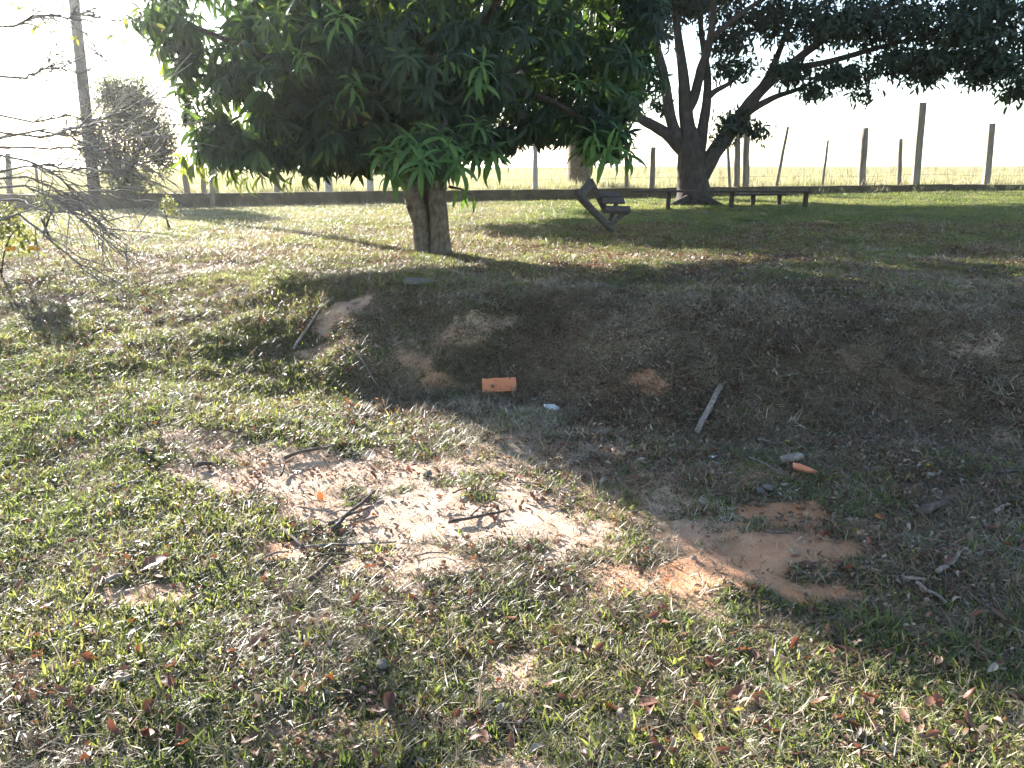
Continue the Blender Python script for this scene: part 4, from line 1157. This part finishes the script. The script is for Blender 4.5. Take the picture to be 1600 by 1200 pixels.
for i in range(34):
    a = random.uniform(380, 900); b_ = random.uniform(690, 900) if i < 22 else random.uniform(560, 680)
    an = random.uniform(-.5, .5); L = random.uniform(18, 55)
    TWIGS.append((a, b_, stick([(a, b_), (a + L * .5, b_ - L * .25 * an + random.uniform(-3, 3)), (a + L, b_ - L * .5 * an)], random.uniform(.003, .006), random.choice(['twig', 'darkstick', 'stick']),
          ('long' if L > 36 else 'short') + ' thin broken twig ' + near_words(a, b_), 'twig', 'thin twigs scattered round the sandy patch', 'twig')))
for i in range(20):
    a = random.uniform(1050, 1580); b_ = random.uniform(560, 1000)
    an = random.uniform(-.8, .8); L = random.uniform(14, 40)
    TWIGS.append((a, b_, stick([(a, b_), (a + L * .5, b_ - L * .25 * an + random.uniform(-3, 3)), (a + L, b_ - L * .5 * an)], random.uniform(.003, .005), random.choice(['twig', 'stick', 'stick']),
          ('long' if L > 27 else 'short') + ' thin pale twig ' + near_words(a, b_), 'twig', 'thin twigs scattered on the shaded slope', 'twig')))

def rock_mesh(name, r, seed):
    rr_ = random.Random(seed); mb = MB(); vs_ = []; fs = []
    nr, ns = 6, 9
    for i in range(nr + 1):
        th = math.pi * i / nr
        for k in range(ns):
            a = 2 * math.pi * k / ns
            q = r * rr_.uniform(.8, 1.15)
            vs_.append((math.sin(th) * math.cos(a) * q * 1.25, math.sin(th) * math.sin(a) * q, math.cos(th) * q * .7))
    for i in range(nr):
        for k in range(ns):
            fs.append((i*ns+k, i*ns+(k+1) % ns, (i+1)*ns+(k+1) % ns, (i+1)*ns+k))
    mb.add(vs_, fs); return mb.mesh(name, True)
for i, (px, py, r, mt, lab) in enumerate([
    (598, 1047, .021, 'stone', 'round pale stone in the bright foreground grass'), (192, 1070, .026, 'stone', 'brown stone in the grass at lower left'),
    (701, 809, .016, 'stone', 'flat brown stone lying on the brightest sand'), (668, 746, .026, 'darkstone', 'dark stone above the bright sand'),
    (1186, 773, .026, 'darkstone', 'left of two dark lumps on the orange earth'), (1200, 768, .030, 'darkstone', 'right of two dark lumps on the orange earth'),
    (1112, 718, .011, 'white', 'small white stone in the shade left of the wood offcut'), (1452, 747, .020, 'stone', 'pale stone in the shaded grass above the log'),
    (1431, 797, .014, 'stone', 'small reddish stone just left of the log piece'), (612, 815, .012, 'stone', 'small brown stone among sticks on the sand'),
    (410, 1038, .011, 'white', 'small white flat stone in the lower left grass'), (1083, 878, .014, 'stone', 'small stone at the sunny edge of the orange earth')]):
    o = link('stone', rock_mesh('stone', r, i), M[mt]); o.scale = (1, 1, .45 if mt == 'white' else .9); place(o, px, py, (0, 0, random.uniform(0, 6)), r * .35 + .010); tag(o, lab, 'stone')

# fallen leaves: individuals
leaf_meshes = {}
for key in ('dryleaf', 'palelf', 'orangelf', 'yellowlf'):
    leaf_meshes[key] = []
    for i in range(6):
        v, f = leaf_shape(1.0, random.uniform(.34, .6), random.uniform(.15, .8), random.uniform(-1.6, 1.6), 5, random.uniform(-.12, .12))
        v = [(a + random.uniform(-.03, .03), b_ - .5, c + random.uniform(-.03, .03)) for a, b_, c in v]
        mb = MB(); mb.add(v, f); me = mb.mesh('dry_leaf', True); me.materials.append(M[key]); leaf_meshes[key].append(me)
def dry_leaf(px, py, L, key, label, group=None, rot=None, lift=.028):
    o = bpy.data.objects.new('dry_leaf', random.choice(leaf_meshes[key])); COL.objects.link(o)
    o.location = G(px, py, lift); o.scale = (L, L, L)
    o.rotation_euler = rot or (random.uniform(-.5, .5), random.uniform(-.6, .6), random.uniform(0, 6.28))
    return tag(o, label, 'leaf', group)
dry_leaf(240, 894, .135, 'dryleaf', 'big dark brown dry leaf lying in the left grass', None, (.35, .3, -1.25), .03)
dry_leaf(212, 904, .06, 'yellowlf', 'yellow edged dry leaf touching the big brown one', None, None, .02)
dry_leaf(500, 787, .06, 'orangelf', 'bright orange dry leaf on the left part of the sand', None, (.7, .1, .4), .03)
dry_leaf(543, 638, .075, 'orangelf', 'left of two red brown leaves on the grass above the sand', None, (.3, .2, 1.3), .03)
dry_leaf(560, 639, .075, 'orangelf', 'right of two red brown leaves on the grass above the sand', None, (.3, -.2, -1.3), .03)
dry_leaf(1268, 965, .05, 'dryleaf', 'brown leaf at the lower tip of the orange earth')
dry_leaf(1525, 972, .06, 'dryleaf', 'dark red brown leaf in the shade at right')
dry_leaf(796, 690, .065, 'dryleaf', 'brown leaf at the shadow edge above the bright sand')
dry_leaf(815, 694, .06, 'dryleaf', 'reddish leaf just right of the shadow edge leaf')
n = 0; NEW = []
while n < 270:
    px = random.uniform(-10, 1610); py = 700 + 500 * random.random() ** .8
    if n > 200: py = random.uniform(560, 760); px = random.uniform(450, 1600)
    side = px > 500 + (py - 600) * 1.9
    key = random.choices(['dryleaf', 'palelf', 'orangelf', 'yellowlf'], [.86, .105, .022, .013])[0]
    L = random.uniform(.03, .07)
    lab = ('tiny' if L < .038 else 'small' if L < .050 else 'large') + ' ' + {'dryleaf': 'brown', 'palelf': 'pale', 'orangelf': 'orange', 'yellowlf': 'yellow'}[key] + ' fallen leaf ' + near_words(px, py)
    NEW.append((px, py, dry_leaf(px, py, L, key, lab, 'fallen leaves in the shade' if side else 'fallen leaves in the sun')))
    n += 1

def tell_apart(rows):
    by = {}
    for px, py, o in rows: by.setdefault(o['label'], []).append((px, py, o))
    for lab, q in by.items():
        if len(q) < 2: continue
        xs_ = max(a[0] for a in q) - min(a[0] for a in q); ys_ = (max(a[1] for a in q) - min(a[1] for a in q)) * 1.4
        w = ('leftmost', 'rightmost') if xs_ >= ys_ else ('farthest', 'nearest')
        q.sort(key=lambda a: a[0] if xs_ >= ys_ else a[1])
        q[0][2]['label'] = w[0] + ' ' + lab; q[-1][2]['label'] = w[1] + ' ' + lab
        for i, a in enumerate(q[1:-1]):
            a[2]['label'] = ('middle ' if len(q) == 3 else ('second ', 'third ', 'fourth ', 'fifth ')[min(i, 3)]) + lab + (' from the left' if xs_ >= ys_ and len(q) > 3 else '')
tell_apart(NEW); tell_apart(TWIGS)
# ------------------------------------------------------------------ hazy air, added to imitate the lens glare toward the sun
mb = MB(); x0, x1, y0, y1, z0, z1 = -1300, 1300, -220, 1900, -1.3, 14
mb.add([(x0, y0, z0), (x1, y0, z0), (x1, y1, z0), (x0, y1, z0), (x0, y0, z1), (x1, y0, z1), (x1, y1, z1), (x0, y1, z1)],
       [(3, 2, 1, 0), (4, 5, 6, 7), (0, 1, 5, 4), (1, 2, 6, 5), (2, 3, 7, 6), (3, 0, 4, 7)])
k = NT('glare_haze_volume'); vp = k.n('ShaderNodeVolumePrincipled')
vp.inputs['Color'].default_value = (0.97, 0.97, 0.98, 1); vp.inputs['Density'].default_value = 0.0005; vp.inputs['Anisotropy'].default_value = 0.8
k.l(vp.outputs[0], k.out.inputs['Volume'])
tag(mb.build('glare_haze', k.m, None, False), kind='stuff')
